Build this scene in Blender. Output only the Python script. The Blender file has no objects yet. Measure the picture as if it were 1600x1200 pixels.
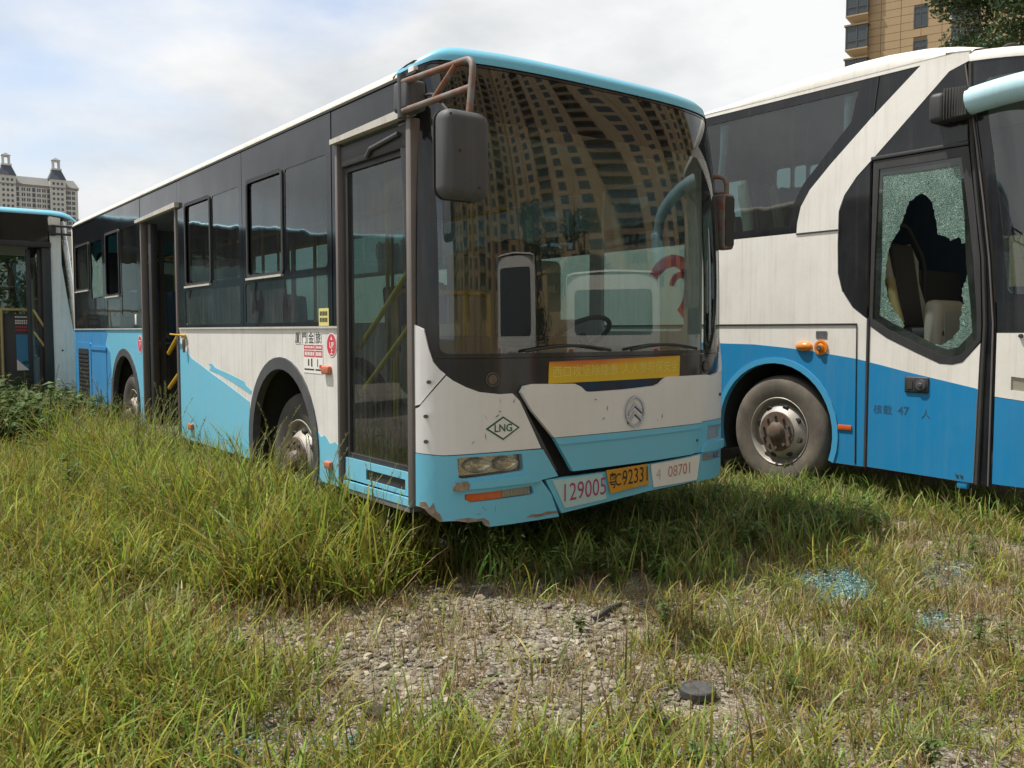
import bpy, bmesh, math, random
import numpy as np
from math import radians, sin, cos, pi
from mathutils import Vector, Matrix
from mathutils.geometry import tessellate_polygon

sc = bpy.context.scene
C = sc.collection
random.seed(7)
RNG = np.random.default_rng(11)

# ------------------------------------------------------------------ camera
cam = bpy.data.cameras.new('camera')
cam.sensor_width = 36.0
cam.lens = 36.0 * 1385.8 / 1600.0
cam.clip_start = 0.05
cam.clip_end = 3000
co = bpy.data.objects.new('camera', cam)
C.objects.link(co)
co.location = (-2.53, -3.978, 1.45)
co.rotation_euler = (radians(90 - 3.412), radians(0.0), radians(-36.908))
sc.camera = co

# ------------------------------------------------------------------ world
SUN_DIR = Vector((-0.33, 0.33, 1.0)).normalized()      # towards the sun
world = bpy.data.worlds.new('World')
sc.world = world
world.use_nodes = True
wt = world.node_tree
wt.nodes.clear()
def wn(t, **k):
    n = wt.nodes.new(t)
    for a, b in k.items():
        setattr(n, a, b)
    return n
sky = wn('ShaderNodeTexSky', sky_type='NISHITA', sun_disc=False)
sky.sun_elevation = math.asin(SUN_DIR.z)
sky.sun_rotation = radians(-45)
sky.air_density = 1.0
sky.dust_density = 1.5
tc = wn('ShaderNodeTexCoord')
mp = wn('ShaderNodeMapping')
mp.inputs['Scale'].default_value = (1.0, 1.0, 2.2)
mp.inputs['Location'].default_value = (0.9, 4.2, 1.3)
n1 = wn('ShaderNodeTexNoise')
n1.inputs['Scale'].default_value = 2.3
n1.inputs['Detail'].default_value = 7
n1.inputs['Roughness'].default_value = 0.5
n2 = wn('ShaderNodeTexNoise')
n2.inputs['Scale'].default_value = 3.1
n2.inputs['Detail'].default_value = 6
n2.inputs['Roughness'].default_value = 0.55
cr = wn('ShaderNodeValToRGB')
cr.color_ramp.elements[0].position = 0.34
cr.color_ramp.elements[1].position = 0.50
cc = wn('ShaderNodeValToRGB')
cc.color_ramp.elements[0].position = 0.33
cc.color_ramp.elements[0].color = (0.66, 0.685, 0.71, 1)
cc.color_ramp.elements[1].position = 0.58
cc.color_ramp.elements[1].color = (0.93, 0.935, 0.935, 1)
bg1 = wn('ShaderNodeBackground')
bg1.inputs['Strength'].default_value = 0.15
bg2 = wn('ShaderNodeBackground')
bg2.inputs['Strength'].default_value = 0.86
mx = wn('ShaderNodeMixShader')
wo = wn('ShaderNodeOutputWorld')
lk = wt.links.new
lk(tc.outputs['Generated'], mp.inputs['Vector'])
lk(mp.outputs['Vector'], n1.inputs['Vector'])
lk(mp.outputs['Vector'], n2.inputs['Vector'])
lk(n1.outputs['Fac'], cr.inputs['Fac'])
lk(n2.outputs['Fac'], cc.inputs['Fac'])
lk(sky.outputs['Color'], bg1.inputs['Color'])
lk(cc.outputs['Color'], bg2.inputs['Color'])
hz_mul = wn('ShaderNodeMath', operation='MULTIPLY')
hz_mul.inputs[1].default_value = 0.65
lk(cr.outputs['Color'], hz_mul.inputs[0])
hz_add = wn('ShaderNodeMath', operation='ADD')
hz_add.inputs[1].default_value = 0.35
lk(hz_mul.outputs[0], hz_add.inputs[0])
lk(hz_add.outputs[0], mx.inputs['Fac'])
lk(bg1.outputs[0], mx.inputs[1])
lk(bg2.outputs[0], mx.inputs[2])
lk(mx.outputs[0], wo.inputs['Surface'])

sun = bpy.data.lights.new('sun', 'SUN')
sun.energy = 4.8
sun.angle = radians(0.55)
sun.color = (1.0, 0.955, 0.88)
so = bpy.data.objects.new('sun', sun)
C.objects.link(so)
so.rotation_euler = (-SUN_DIR).to_track_quat('-Z', 'Y').to_euler()

sc.view_settings.view_transform = 'Standard'
sc.view_settings.look = 'None'
sc.view_settings.gamma = 1.0
sc.view_settings.exposure = 0.28
sc.cycles.max_bounces = 10
sc.cycles.transparent_max_bounces = 24
sc.cycles.diffuse_bounces = 3
sc.cycles.glossy_bounces = 4
sc.cycles.caustics_reflective = False
sc.cycles.caustics_refractive = False
sc.cycles.use_denoising = True

# ------------------------------------------------------------------ materials
def new_mat(name):
    m = bpy.data.materials.new(name)
    m.use_nodes = True
    nt = m.node_tree
    nt.nodes.clear()
    out = nt.nodes.new('ShaderNodeOutputMaterial')
    return m, nt, out

class NB:
    """small node builder"""
    def __init__(s, nt):
        s.nt = nt
    def n(s, t, ins=None, **k):
        n = s.nt.nodes.new(t)
        for a, b in k.items():
            setattr(n, a, b)
        for a, b in (ins or {}).items():
            sock = n.inputs[a]
            if hasattr(b, 'links') or isinstance(b, bpy.types.NodeSocket):
                s.nt.links.new(b, sock)
            else:
                sock.default_value = b
        return n
    def ramp(s, fac, p0, p1, c0=(0, 0, 0, 1), c1=(1, 1, 1, 1)):
        r = s.n('ShaderNodeValToRGB', {'Fac': fac})
        e = r.color_ramp.elements
        e[0].position, e[1].position = p0, p1
        e[0].color, e[1].color = c0, c1
        return r.outputs['Color']
    def noise(s, vec, scale, detail=4, rough=0.55, dist=0.0):
        return s.n('ShaderNodeTexNoise', {'Vector': vec, 'Scale': scale, 'Detail': detail, 'Roughness': rough, 'Distortion': dist}).outputs['Fac']
    def mapping(s, vec, scale=(1, 1, 1), loc=(0, 0, 0)):
        return s.n('ShaderNodeMapping', {'Vector': vec, 'Scale': scale, 'Location': loc}).outputs['Vector']
    def mix(s, fac, a, b):
        m = s.n('ShaderNodeMix', data_type='RGBA')
        for i, v in ((0, fac), (6, a), (7, b)):
            if isinstance(v, bpy.types.NodeSocket):
                s.nt.links.new(v, m.inputs[i])
            else:
                m.inputs[i].default_value = v
        return m.outputs[2]
    def math(s, op, a, b=0.0):
        m = s.n('ShaderNodeMath', operation=op)
        for i, v in ((0, a), (1, b)):
            if isinstance(v, bpy.types.NodeSocket):
                s.nt.links.new(v, m.inputs[i])
            else:
                m.inputs[i].default_value = v
        return m.outputs[0]

def c4(c):
    return (c[0], c[1], c[2], 1.0)

def paint(name, col, rough=0.35, dirt=0.35, dirtcol=(0.16, 0.14, 0.11), metallic=0.0, streak=1.0, bump=0.03, scale=1.0, coat=0.0, fade=0.10, spec=0.5):
    """painted / plastic / metal surface with rain streaks, blotches and fine relief"""
    m, nt, out = new_mat(name)
    b = NB(nt)
    pos = b.n('ShaderNodeNewGeometry').outputs['Position']
    v1 = b.mapping(pos, (22 * scale, 22 * scale, 0.9 * scale))
    st = b.noise(v1, 1.0, 5, 0.65)
    st = b.ramp(st, 0.50, 0.72)
    bl = b.noise(pos, 2.6 * scale, 6, 0.62)
    bl = b.ramp(bl, 0.42, 0.72)
    fine = b.noise(pos, 90 * scale, 3, 0.6)
    dm = b.math('MULTIPLY', st, dirt * 0.75 * streak)
    dm2 = b.math('MULTIPLY', bl, dirt * 0.6)
    dd = b.math('ADD', dm, dm2)
    fm = b.math('MULTIPLY', b.ramp(fine, 0.35, 0.8), dirt * 0.35)
    dd = b.math('ADD', dd, fm)
    dd = b.math('MINIMUM', dd, 0.9)
    fd = b.noise(pos, 0.8 * scale, 3, 0.5)
    base = b.mix(b.math('MULTIPLY', fd, fade * 2), c4(col), c4([min(1, c * 0.72 + 0.05) for c in col]))
    base = b.mix(dd, base, c4(dirtcol))
    rg = b.math('ADD', b.math('MULTIPLY', dd, 0.45), rough)
    rg = b.math('ADD', rg, b.math('MULTIPLY', fine, 0.08))
    bp = b.n('ShaderNodeBump', {'Height': b.math('ADD', b.math('MULTIPLY', b.noise(pos, 3.2, 2, 0.4), 1.0), b.math('MULTIPLY', fine, 0.02)), 'Strength': bump * 4, 'Distance': 0.02})
    p = b.n('ShaderNodeBsdfPrincipled', {'Base Color': base, 'Roughness': rg, 'Metallic': metallic, 'Normal': bp.outputs[0], 'Specular IOR Level': spec})
    if coat:
        p.inputs['Coat Weight'].default_value = coat
        p.inputs['Coat Roughness'].default_value = 0.08
    nt.links.new(p.outputs[0], out.inputs['Surface'])
    return m

def thin_glass(name, tint, dirt=0.12, wav=0.02, dirtcol=(0.36, 0.36, 0.34), boost=0.03, streak=True, wscale=1.6):
    m, nt, out = new_mat(name)
    b = NB(nt)
    pos = b.n('ShaderNodeNewGeometry').outputs['Position']
    wv = b.noise(pos, wscale, 2, 0.4)
    bp = b.n('ShaderNodeBump', {'Height': wv, 'Strength': wav * 10, 'Distance': 0.02}).outputs[0]
    fc = b.n('ShaderNodeLayerWeight', {'Blend': 0.5, 'Normal': bp}).outputs['Facing']
    fr = b.math('ADD', b.math('MULTIPLY', b.math('POWER', fc, 5.0), 0.9), 0.045 + boost)
    fr = b.math('MINIMUM', fr, 0.95)
    tr = b.n('ShaderNodeBsdfTransparent', {'Color': c4(tint)})
    gl = b.n('ShaderNodeBsdfGlossy', {'Color': (0.95, 0.97, 0.97, 1), 'Roughness': 0.015, 'Normal': bp})
    mixs = b.n('ShaderNodeMixShader', {0: fr, 1: tr.outputs[0], 2: gl.outputs[0]})
    v1 = b.mapping(pos, (30, 30, 1.1))
    st = b.ramp(b.noise(v1, 1.0, 5, 0.7), 0.48, 0.80)
    bl = b.ramp(b.noise(pos, 2.2, 6, 0.65), 0.40, 0.75)
    fn = b.ramp(b.noise(pos, 140, 2, 0.6), 0.55, 0.8)
    d = b.math('ADD', b.math('MULTIPLY', st, dirt if streak else 0.0), b.math('MULTIPLY', bl, dirt * 0.6))
    d = b.math('ADD', d, b.math('MULTIPLY', fn, dirt * 0.35))
    d = b.math('ADD', d, dirt * 0.22)
    df = b.n('ShaderNodeBsdfDiffuse', {'Color': c4(dirtcol)})
    m2 = b.n('ShaderNodeMixShader', {0: d, 1: mixs.outputs[0], 2: df.outputs[0]})
    nt.links.new(m2.outputs[0], out.inputs['Surface'])
    return m

def gloss_black(name, col=(0.012, 0.013, 0.015), wav=0.03, dirt=0.10):
    m, nt, out = new_mat(name)
    b = NB(nt)
    pos = b.n('ShaderNodeNewGeometry').outputs['Position']
    wv = b.noise(pos, 1.7, 2, 0.4)
    bp = b.n('ShaderNodeBump', {'Height': wv, 'Strength': wav * 10, 'Distance': 0.02}).outputs[0]
    v1 = b.mapping(pos, (24, 24, 0.8))
    st = b.ramp(b.noise(v1, 1.0, 5, 0.7), 0.50, 0.80)
    bl = b.ramp(b.noise(pos, 2.6, 6, 0.65), 0.45, 0.75)
    d = b.math('ADD', b.math('MULTIPLY', st, dirt), b.math('MULTIPLY', bl, dirt * 0.7))
    d = b.math('ADD', d, dirt * 0.2)
    base = b.mix(d, c4(col), (0.34, 0.33, 0.31, 1))
    p = b.n('ShaderNodeBsdfPrincipled', {'Base Color': base, 'Roughness': b.math('ADD', b.math('MULTIPLY', d, 0.8), 0.09), 'Normal': bp, 'Specular IOR Level': 0.4})
    nt.links.new(p.outputs[0], out.inputs['Surface'])
    return m

def shattered(name):
    """crazed safety glass: opaque little cubes, green white glitter"""
    m, nt, out = new_mat(name)
    b = NB(nt)
    pos = b.n('ShaderNodeNewGeometry').outputs['Position']
    vo = b.n('ShaderNodeTexVoronoi', {'Vector': pos, 'Scale': 78.0})
    cell = vo.outputs['Color']
    ve = b.n('ShaderNodeTexVoronoi', {'Vector': pos, 'Scale': 78.0}, feature='DISTANCE_TO_EDGE').outputs['Distance']
    edge = b.ramp(ve, 0.02, 0.10)
    sep = b.n('ShaderNodeSeparateColor', {'Color': cell})
    base = b.mix(sep.outputs[0], (0.008, 0.035, 0.028, 1), (0.11, 0.22, 0.17, 1))
    base = b.mix(edge, (0.46, 0.60, 0.53, 1), base)
    nrm = b.n('ShaderNodeBump', {'Height': sep.outputs[1], 'Strength': 1.0, 'Distance': 0.02}).outputs[0]
    p = b.n('ShaderNodeBsdfPrincipled', {'Base Color': base, 'Roughness': 0.22, 'Normal': nrm, 'Specular IOR Level': 0.8})
    tr = b.n('ShaderNodeBsdfTransparent', {'Color': (0.45, 0.62, 0.55, 1)})
    fac = b.math('ADD', b.math('MULTIPLY', b.ramp(b.noise(pos, 9, 3), 0.4, 0.7), 0.25), 0.68)
    ms = b.n('ShaderNodeMixShader', {0: fac, 1: tr.outputs[0], 2: p.outputs[0]})
    nt.links.new(ms.outputs[0], out.inputs['Surface'])
    return m

def rusty(name, base=(0.22, 0.21, 0.20), rust=(0.20, 0.075, 0.03), amt=0.5, rough=0.6):
    m, nt, out = new_mat(name)
    b = NB(nt)
    pos = b.n('ShaderNodeNewGeometry').outputs['Position']
    f = b.ramp(b.noise(pos, 9, 6, 0.7), 0.5 - amt * 0.22, 0.62 - amt * 0.12)
    col = b.mix(f, c4(base), c4(rust))
    f2 = b.noise(pos, 60, 4, 0.7)
    col = b.mix(b.math('MULTIPLY', f2, 0.5), col, (0.05, 0.035, 0.025, 1))
    bp = b.n('ShaderNodeBump', {'Height': f2, 'Strength': 0.3, 'Distance': 0.004}).outputs[0]
    p = b.n('ShaderNodeBsdfPrincipled', {'Base Color': col, 'Roughness': rough, 'Normal': bp})
    nt.links.new(p.outputs[0], out.inputs['Surface'])
    return m

def lens(name, col, rough=0.12):
    m, nt, out = new_mat(name)
    b = NB(nt)
    pos = b.n('ShaderNodeNewGeometry').outputs['Position']
    d = b.ramp(b.noise(pos, 14, 5, 0.7), 0.42, 0.75)
    base = b.mix(b.math('MULTIPLY', d, 0.5), c4(col), (0.23, 0.20, 0.15, 1))
    p = b.n('ShaderNodeBsdfPrincipled', {'Base Color': base, 'Roughness': b.math('ADD', b.math('MULTIPLY', d, 0.4), rough), 'Coat Weight': 0.6})
    nt.links.new(p.outputs[0], out.inputs['Surface'])
    return m

M = {}
M['white'] = paint('dirty_white_paint', (0.74, 0.72, 0.69), 0.36, 0.40, (0.27, 0.24, 0.20))
M['front_white'] = paint('front_white_paint', (0.74, 0.735, 0.73), 0.30, 0.16, (0.30, 0.27, 0.23), streak=0.5)
M['coach_white'] = paint('coach_cream_white_paint', (0.80, 0.775, 0.72), 0.36, 0.34, (0.42, 0.37, 0.29))
M['roof_white'] = paint('roof_cream_paint', (0.74, 0.72, 0.63), 0.5, 0.5, (0.30, 0.24, 0.15))
M['sky_blue'] = paint('light_blue_paint', (0.15, 0.50, 0.69), 0.33, 0.24, (0.30, 0.30, 0.27))
M['front_blue'] = paint('front_blue_paint', (0.14, 0.50, 0.69), 0.28, 0.16, (0.34, 0.36, 0.34), streak=0.6)
M['mid_blue'] = paint('mid_blue_paint', (0.035, 0.26, 0.55), 0.33, 0.22, (0.28, 0.28, 0.26))
M['coach_blue'] = paint('coach_blue_paint', (0.004, 0.21, 0.455), 0.33, 0.10, (0.25, 0.26, 0.26))
M['pale_turq'] = paint('pale_turquoise_paint', (0.42, 0.62, 0.64), 0.4, 0.25, (0.3, 0.28, 0.22))
M['arm_blue'] = paint('mirror_arm_pale_blue', (0.42, 0.66, 0.72), 0.4, 0.25, (0.30, 0.30, 0.27))
M['black'] = paint('black_plastic', (0.016, 0.016, 0.018), 0.5, 0.18, (0.12, 0.115, 0.11))
M['grey_plastic'] = paint('weathered_grey_plastic', (0.045, 0.048, 0.055), 0.55, 0.35, (0.13, 0.13, 0.13))
M['rubber'] = paint('rubber', (0.018, 0.018, 0.018), 0.75, 0.45, (0.11, 0.10, 0.085), streak=0.3)
M['tyre'] = paint('tyre_rubber', (0.035, 0.033, 0.03), 0.8, 0.75, (0.17, 0.15, 0.12), streak=0.25, scale=1.5)
M['tyre_dusty'] = paint('dusty_tyre_rubber', (0.075, 0.066, 0.055), 0.85, 0.8, (0.24, 0.20, 0.155), streak=0.2, scale=1.5)
M['rim'] = paint('steel_rim', (0.42, 0.40, 0.36), 0.45, 0.7, (0.20, 0.13, 0.08), metallic=0.35, streak=0.2, scale=2.5)
M['hub'] = rusty('rusty_hub', (0.15, 0.135, 0.12), (0.13, 0.085, 0.058), 0.6)
M['rust'] = rusty('rusty_tube', (0.20, 0.19, 0.18), (0.22, 0.085, 0.04), 0.45)
M['drip'] = paint('aluminium_rail', (0.55, 0.53, 0.48), 0.5, 0.5, (0.22, 0.19, 0.15))
M['post'] = paint('bronze_door_post', (0.12, 0.105, 0.10), 0.45, 0.35, (0.24, 0.21, 0.18))
M['band'] = gloss_black('black_window_band', (0.008, 0.010, 0.014), wav=0.04, dirt=0.03)
M['far_glass'] = gloss_black('far_window_glass', (0.05, 0.065, 0.075), 0.0, 0.05)
M['frit'] = gloss_black('black_screen_border', wav=0.01, dirt=0.05)
M['coach_black'] = gloss_black('coach_black_panel', (0.010, 0.011, 0.014), wav=0.012, dirt=0.055)
M['side_glass'] = thin_glass('side_glass_green', (0.33, 0.44, 0.43), 0.035, 0.035)
M['low_glass'] = thin_glass('lower_glass_dirty', (0.27, 0.39, 0.38), 0.12, 0.03)
M['door_glass'] = thin_glass('door_glass_dirty', (0.38, 0.52, 0.48), 0.09, 0.012)
M['screen'] = thin_glass('windscreen_glass', (0.60, 0.68, 0.65), 0.022, 0.0, boost=0.05)
M['screen_top'] = thin_glass('windscreen_shaded_top', (0.20, 0.18, 0.15), 0.04, 0.0, boost=0.03)
M['coach_glass'] = thin_glass('coach_window_glass', (0.30, 0.40, 0.39), 0.035, 0.04, boost=0.045)
M['shatter'] = shattered('shattered_green_glass')
M['yellow'] = paint('yellow_handrail', (0.55, 0.33, 0.015), 0.4, 0.2, (0.2, 0.15, 0.08))
M['cream_rail'] = paint('cream_rail', (0.45, 0.36, 0.14), 0.5, 0.2, (0.2, 0.15, 0.08))
M['seat_blue'] = paint('blue_seat_shell', (0.03, 0.10, 0.26), 0.45, 0.25, (0.14, 0.14, 0.14))
M['interior'] = paint('grey_interior_lining', (0.42, 0.43, 0.41), 0.7, 0.2, (0.2, 0.18, 0.15))
M['interior_dark'] = paint('dark_interior', (0.05, 0.05, 0.052), 0.7, 0.2, (0.12, 0.11, 0.1))
M['cream'] = paint('cream_plastic', (0.50, 0.46, 0.36), 0.55, 0.3, (0.22, 0.19, 0.14))
M['floor_lino'] = paint('grey_floor_lining', (0.12, 0.12, 0.12), 0.7, 0.4, (0.2, 0.17, 0.13))
M['chrome'] = paint('chrome', (0.62, 0.63, 0.64), 0.22, 0.12, (0.25, 0.22, 0.18), metallic=1.0)
M['chrome_dark'] = paint('dark_badge_metal', (0.06, 0.065, 0.06), 0.4, 0.2, (0.2, 0.2, 0.18), metallic=0.3)
M['lamp_clear'] = lens('yellowed_headlight_lens', (0.30, 0.28, 0.22), 0.08)
M['lamp_refl'] = paint('headlight_reflector', (0.58, 0.56, 0.50), 0.18, 0.25, (0.25, 0.2, 0.14), metallic=0.9)
M['lamp_orange'] = lens('orange_lens', (0.62, 0.10, 0.012))
M['lamp_amber'] = lens('amber_lens', (0.72, 0.22, 0.01))
M['lamp_red'] = lens('dull_red_lens', (0.20, 0.03, 0.03))
M['faded_orange'] = paint('faded_orange_plastic', (0.50, 0.13, 0.06), 0.5, 0.35, (0.3, 0.2, 0.15))
M['plate'] = paint('yellow_number_plate', (0.62, 0.30, 0.012), 0.4, 0.35, (0.16, 0.08, 0.03), streak=0.5)
M['ink_black'] = paint('black_ink', (0.012, 0.011, 0.012), 0.6, 0.1)
M['ink_magenta'] = paint('magenta_ink', (0.36, 0.02, 0.12), 0.6, 0.2, (0.4, 0.5, 0.5))
M['ink_rust'] = paint('stencil_orange_ink', (0.42, 0.10, 0.03), 0.7, 0.6, (0.55, 0.52, 0.45))
M['ink_rust_pale'] = paint('faded_stencil_ink', (0.50, 0.42, 0.32), 0.7, 0.4, (0.55, 0.54, 0.5))
M['ink_green'] = paint('dark_green_ink', (0.01, 0.10, 0.07), 0.6, 0.1)
M['ink_red'] = paint('sticker_red', (0.55, 0.02, 0.05), 0.5, 0.2, (0.5, 0.4, 0.38))
M['ink_white'] = paint('sticker_white', (0.78, 0.77, 0.74), 0.5, 0.2, (0.4, 0.35, 0.3))
M['ink_blue_fade'] = paint('faded_dark_stencil', (0.02, 0.06, 0.11), 0.7, 0.5, (0.015, 0.19, 0.40))
M['sticker_yellow'] = paint('yellow_sticker', (0.68, 0.62, 0.22), 0.5, 0.2, (0.3, 0.26, 0.14))
M['bare'] = rusty('bare_chipped_fibreglass', (0.42, 0.38, 0.32), (0.26, 0.19, 0.13), 0.5, 0.8)
M['poster_blue'] = paint('poster_blue', (0.04, 0.22, 0.42), 0.5, 0.1)
M['curtain_dark'] = paint('dark_blue_blind', (0.03, 0.05, 0.085), 0.9, 0.2)
M['curtain'] = paint('pale_blue_curtain', (0.42, 0.52, 0.56), 0.9, 0.2)

def banner_mat():
    m, nt, out = new_mat('orange_yellow_banner')
    b = NB(nt)
    pos = b.n('ShaderNodeNewGeometry').outputs['Position']
    sp = b.n('ShaderNodeSeparateXYZ', {'Vector': b.mapping(pos, (1 / 1.11, 1, 1 / 0.135), (-0.725 / 1.11, 0, -1.147 / 0.135))})
    edge = b.math('ADD', sp.outputs['Z'], b.math('MULTIPLY', b.math('SUBTRACT', b.noise(pos, 6, 4), 0.5), 0.25))
    xm = b.math('MULTIPLY', b.math('SUBTRACT', sp.outputs['X'], 0.22), 0.62)
    xm = b.math('ABSOLUTE', xm)
    f = b.ramp(b.math('SUBTRACT', edge, xm), 0.48, 0.85)
    base = b.mix(f, (0.66, 0.44, 0.012, 1), (0.58, 0.10, 0.012, 1))
    base = b.mix(b.math('MULTIPLY', b.noise(b.mapping(pos, (30, 30, 4)), 1.0, 4), 0.25), base, (0.5, 0.33, 0.04, 1))
    p = b.n('ShaderNodeBsdfPrincipled', {'Base Color': base, 'Roughness': 0.45})
    nt.links.new(p.outputs[0], out.inputs['Surface'])
    return m
M['banner'] = banner_mat()
M['banner_text'] = paint('faded_banner_lettering', (0.72, 0.62, 0.16), 0.5, 0.3, (0.62, 0.42, 0.03))

# ------------------------------------------------------------------ object helpers
WM = {}
def link(o, parent=None):
    C.objects.link(o)
    if parent is not None:
        o.parent = parent
        o.matrix_parent_inverse = WM.get(parent.name, Matrix.Identity(4)).inverted()
    return o

def thing(name, label, cat, loc=(0, 0, 0), rotz=0.0, group=None):
    o = bpy.data.objects.new(name, None)
    o.empty_display_size = 0.3
    C.objects.link(o)
    o.location = loc
    o.rotation_euler = (0, 0, rotz)
    WM[o.name] = Matrix.Translation(Vector(loc)) @ Matrix.Rotation(rotz, 4, 'Z')
    tag(o, label, cat, group)
    return o

def tag(o, label=None, cat=None, group=None, kind=None):
    if label: o['label'] = label
    if cat: o['category'] = cat
    if group: o['group'] = group
    if kind: o['kind'] = kind
    return o

def mesh_obj(name, me, mats, parent=None, smooth=None):
    if not isinstance(mats, (list, tuple)):
        mats = [mats]
    for m in mats:
        me.materials.append(M[m] if isinstance(m, str) else m)
    if smooth is not None:
        for p in me.polygons:
            p.use_smooth = True
        me.set_sharp_from_angle(angle=radians(smooth))
    o = bpy.data.objects.new(name, me)
    return link(o, parent)

def from_bm(name, bm, mats, parent=None, smooth=None):
    me = bpy.data.meshes.new(name)
    bm.to_mesh(me)
    bm.free()
    return mesh_obj(name, me, mats, parent, smooth)

def raw(name, verts, faces, mats, parent=None, smooth=None):
    me = bpy.data.meshes.new(name)
    me.from_pydata([tuple(v) for v in verts], [], faces)
    me.update()
    return mesh_obj(name, me, mats, parent, smooth)

def add_box(bm, x0, x1, y0, y1, z0, z1, bev=0.0, seg=2, xf=None):
    r = bmesh.ops.create_cube(bm, size=1.0)
    vs = r['verts']
    for v in vs:
        v.co = Vector(((x0 + x1) / 2 + v.co.x * (x1 - x0), (y0 + y1) / 2 + v.co.y * (y1 - y0), (z0 + z1) / 2 + v.co.z * (z1 - z0)))
    if bev > 0:
        es = list({e for v in vs for e in v.link_edges})
        r2 = bmesh.ops.bevel(bm, geom=es, offset=bev, segments=seg, affect='EDGES', profile=0.5)
        vs = list({v for f in r2['faces'] for v in f.verts} | {v for v in vs if v.is_valid})
    if xf is not None:
        for v in vs:
            v.co = xf @ v.co
    return vs

def box(name, x0, x1, y0, y1, z0, z1, mat, parent=None, bev=0.0, seg=2, xf=None):
    bm = bmesh.new()
    add_box(bm, x0, x1, y0, y1, z0, z1, bev, seg, xf)
    return from_bm(name, bm, mat, parent, 40 if bev else None)

def add_tube(bm, pts, r, n=10, cap=True):
    pts = [Vector(p) for p in pts]
    rs = r if isinstance(r, (list, tuple)) else [r] * len(pts)
    rings = []
    up = Vector((0, 0, 1))
    prev = None
    for i, p in enumerate(pts):
        d = (pts[min(i + 1, len(pts) - 1)] - pts[max(i - 1, 0)]).normalized()
        if prev is None:
            a = d.cross(up if abs(d.z) < 0.9 else Vector((1, 0, 0))).normalized()
        else:
            a = (prev - d * prev.dot(d)).normalized()
        prev = a
        c = d.cross(a)
        rings.append([bm.verts.new(p + (a * cos(2 * pi * k / n) + c * sin(2 * pi * k / n)) * rs[i]) for k in range(n)])
    for i in range(len(rings) - 1):
        for k in range(n):
            bm.faces.new((rings[i][k], rings[i][(k + 1) % n], rings[i + 1][(k + 1) % n], rings[i + 1][k]))
    if cap:
        bm.faces.new(rings[0][::-1])
        bm.faces.new(rings[-1])

def tube(name, pts, r, mat, parent=None, n=10):
    bm = bmesh.new()
    add_tube(bm, pts, r, n)
    return from_bm(name, bm, mat, parent, 50)

def arc_path(pts, rad, seg=6):
    """round the corners of a polyline"""
    pts = [Vector(p) for p in pts]
    out = [pts[0]]
    for i in range(1, len(pts) - 1):
        a, b, c = pts[i - 1], pts[i], pts[i + 1]
        r = min(rad, (a - b).length * 0.49, (c - b).length * 0.49)
        p0 = b + (a - b).normalized() * r
        p1 = b + (c - b).normalized() * r
        for k in range(seg + 1):
            t = k / seg
            out.append(p0 * (1 - t) ** 2 + b * 2 * t * (1 - t) + p1 * t * t)
    out.append(pts[-1])
    return out

def add_lathe(bm, prof, centre, axis='X', n=40, sign=1.0):
    """prof: list of (along axis, radius)"""
    rings = []
    c = Vector(centre)
    for a, r in prof:
        ring = []
        for k in range(n):
            t = 2 * pi * k / n
            if axis == 'X':
                v = Vector((a * sign, r * cos(t), r * sin(t)))
            elif axis == 'Y':
                v = Vector((r * cos(t), a * sign, r * sin(t)))
            else:
                v = Vector((r * cos(t), r * sin(t), a * sign))
            ring.append(bm.verts.new(c + v))
        rings.append(ring)
    for i in range(len(rings) - 1):
        for k in range(n):
            bm.faces.new((rings[i][k], rings[i][(k + 1) % n], rings[i + 1][(k + 1) % n], rings[i + 1][k]))

def lathe(name, prof, centre, mat, parent=None, axis='X', n=40, sign=1.0, smooth=35):
    bm = bmesh.new()
    add_lathe(bm, prof, centre, axis, n, sign)
    bmesh.ops.remove_doubles(bm, verts=bm.verts, dist=1e-5)
    bmesh.ops.recalc_face_normals(bm, faces=bm.faces)
    return from_bm(name, bm, mat, parent, smooth)

def flat_bm(poly, holes=(), ucuts=(), vcuts=()):
    loops = [[Vector((u, v, 0)) for u, v in poly]] + [[Vector((u, v, 0)) for u, v in h] for h in holes]
    tris = tessellate_polygon(loops)
    allv = [v for l in loops for v in l]
    bm = bmesh.new()
    bv = [bm.verts.new(v) for v in allv]
    for t in tris:
        try:
            bm.faces.new([bv[i] for i in t])
        except ValueError:
            pass
    for u in ucuts:
        bmesh.ops.bisect_plane(bm, geom=bm.verts[:] + bm.edges[:] + bm.faces[:], plane_co=(u, 0, 0), plane_no=(1, 0, 0), dist=1e-5)
    for v in vcuts:
        bmesh.ops.bisect_plane(bm, geom=bm.verts[:] + bm.edges[:] + bm.faces[:], plane_co=(0, v, 0), plane_no=(0, 1, 0), dist=1e-5)
    return bm

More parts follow.
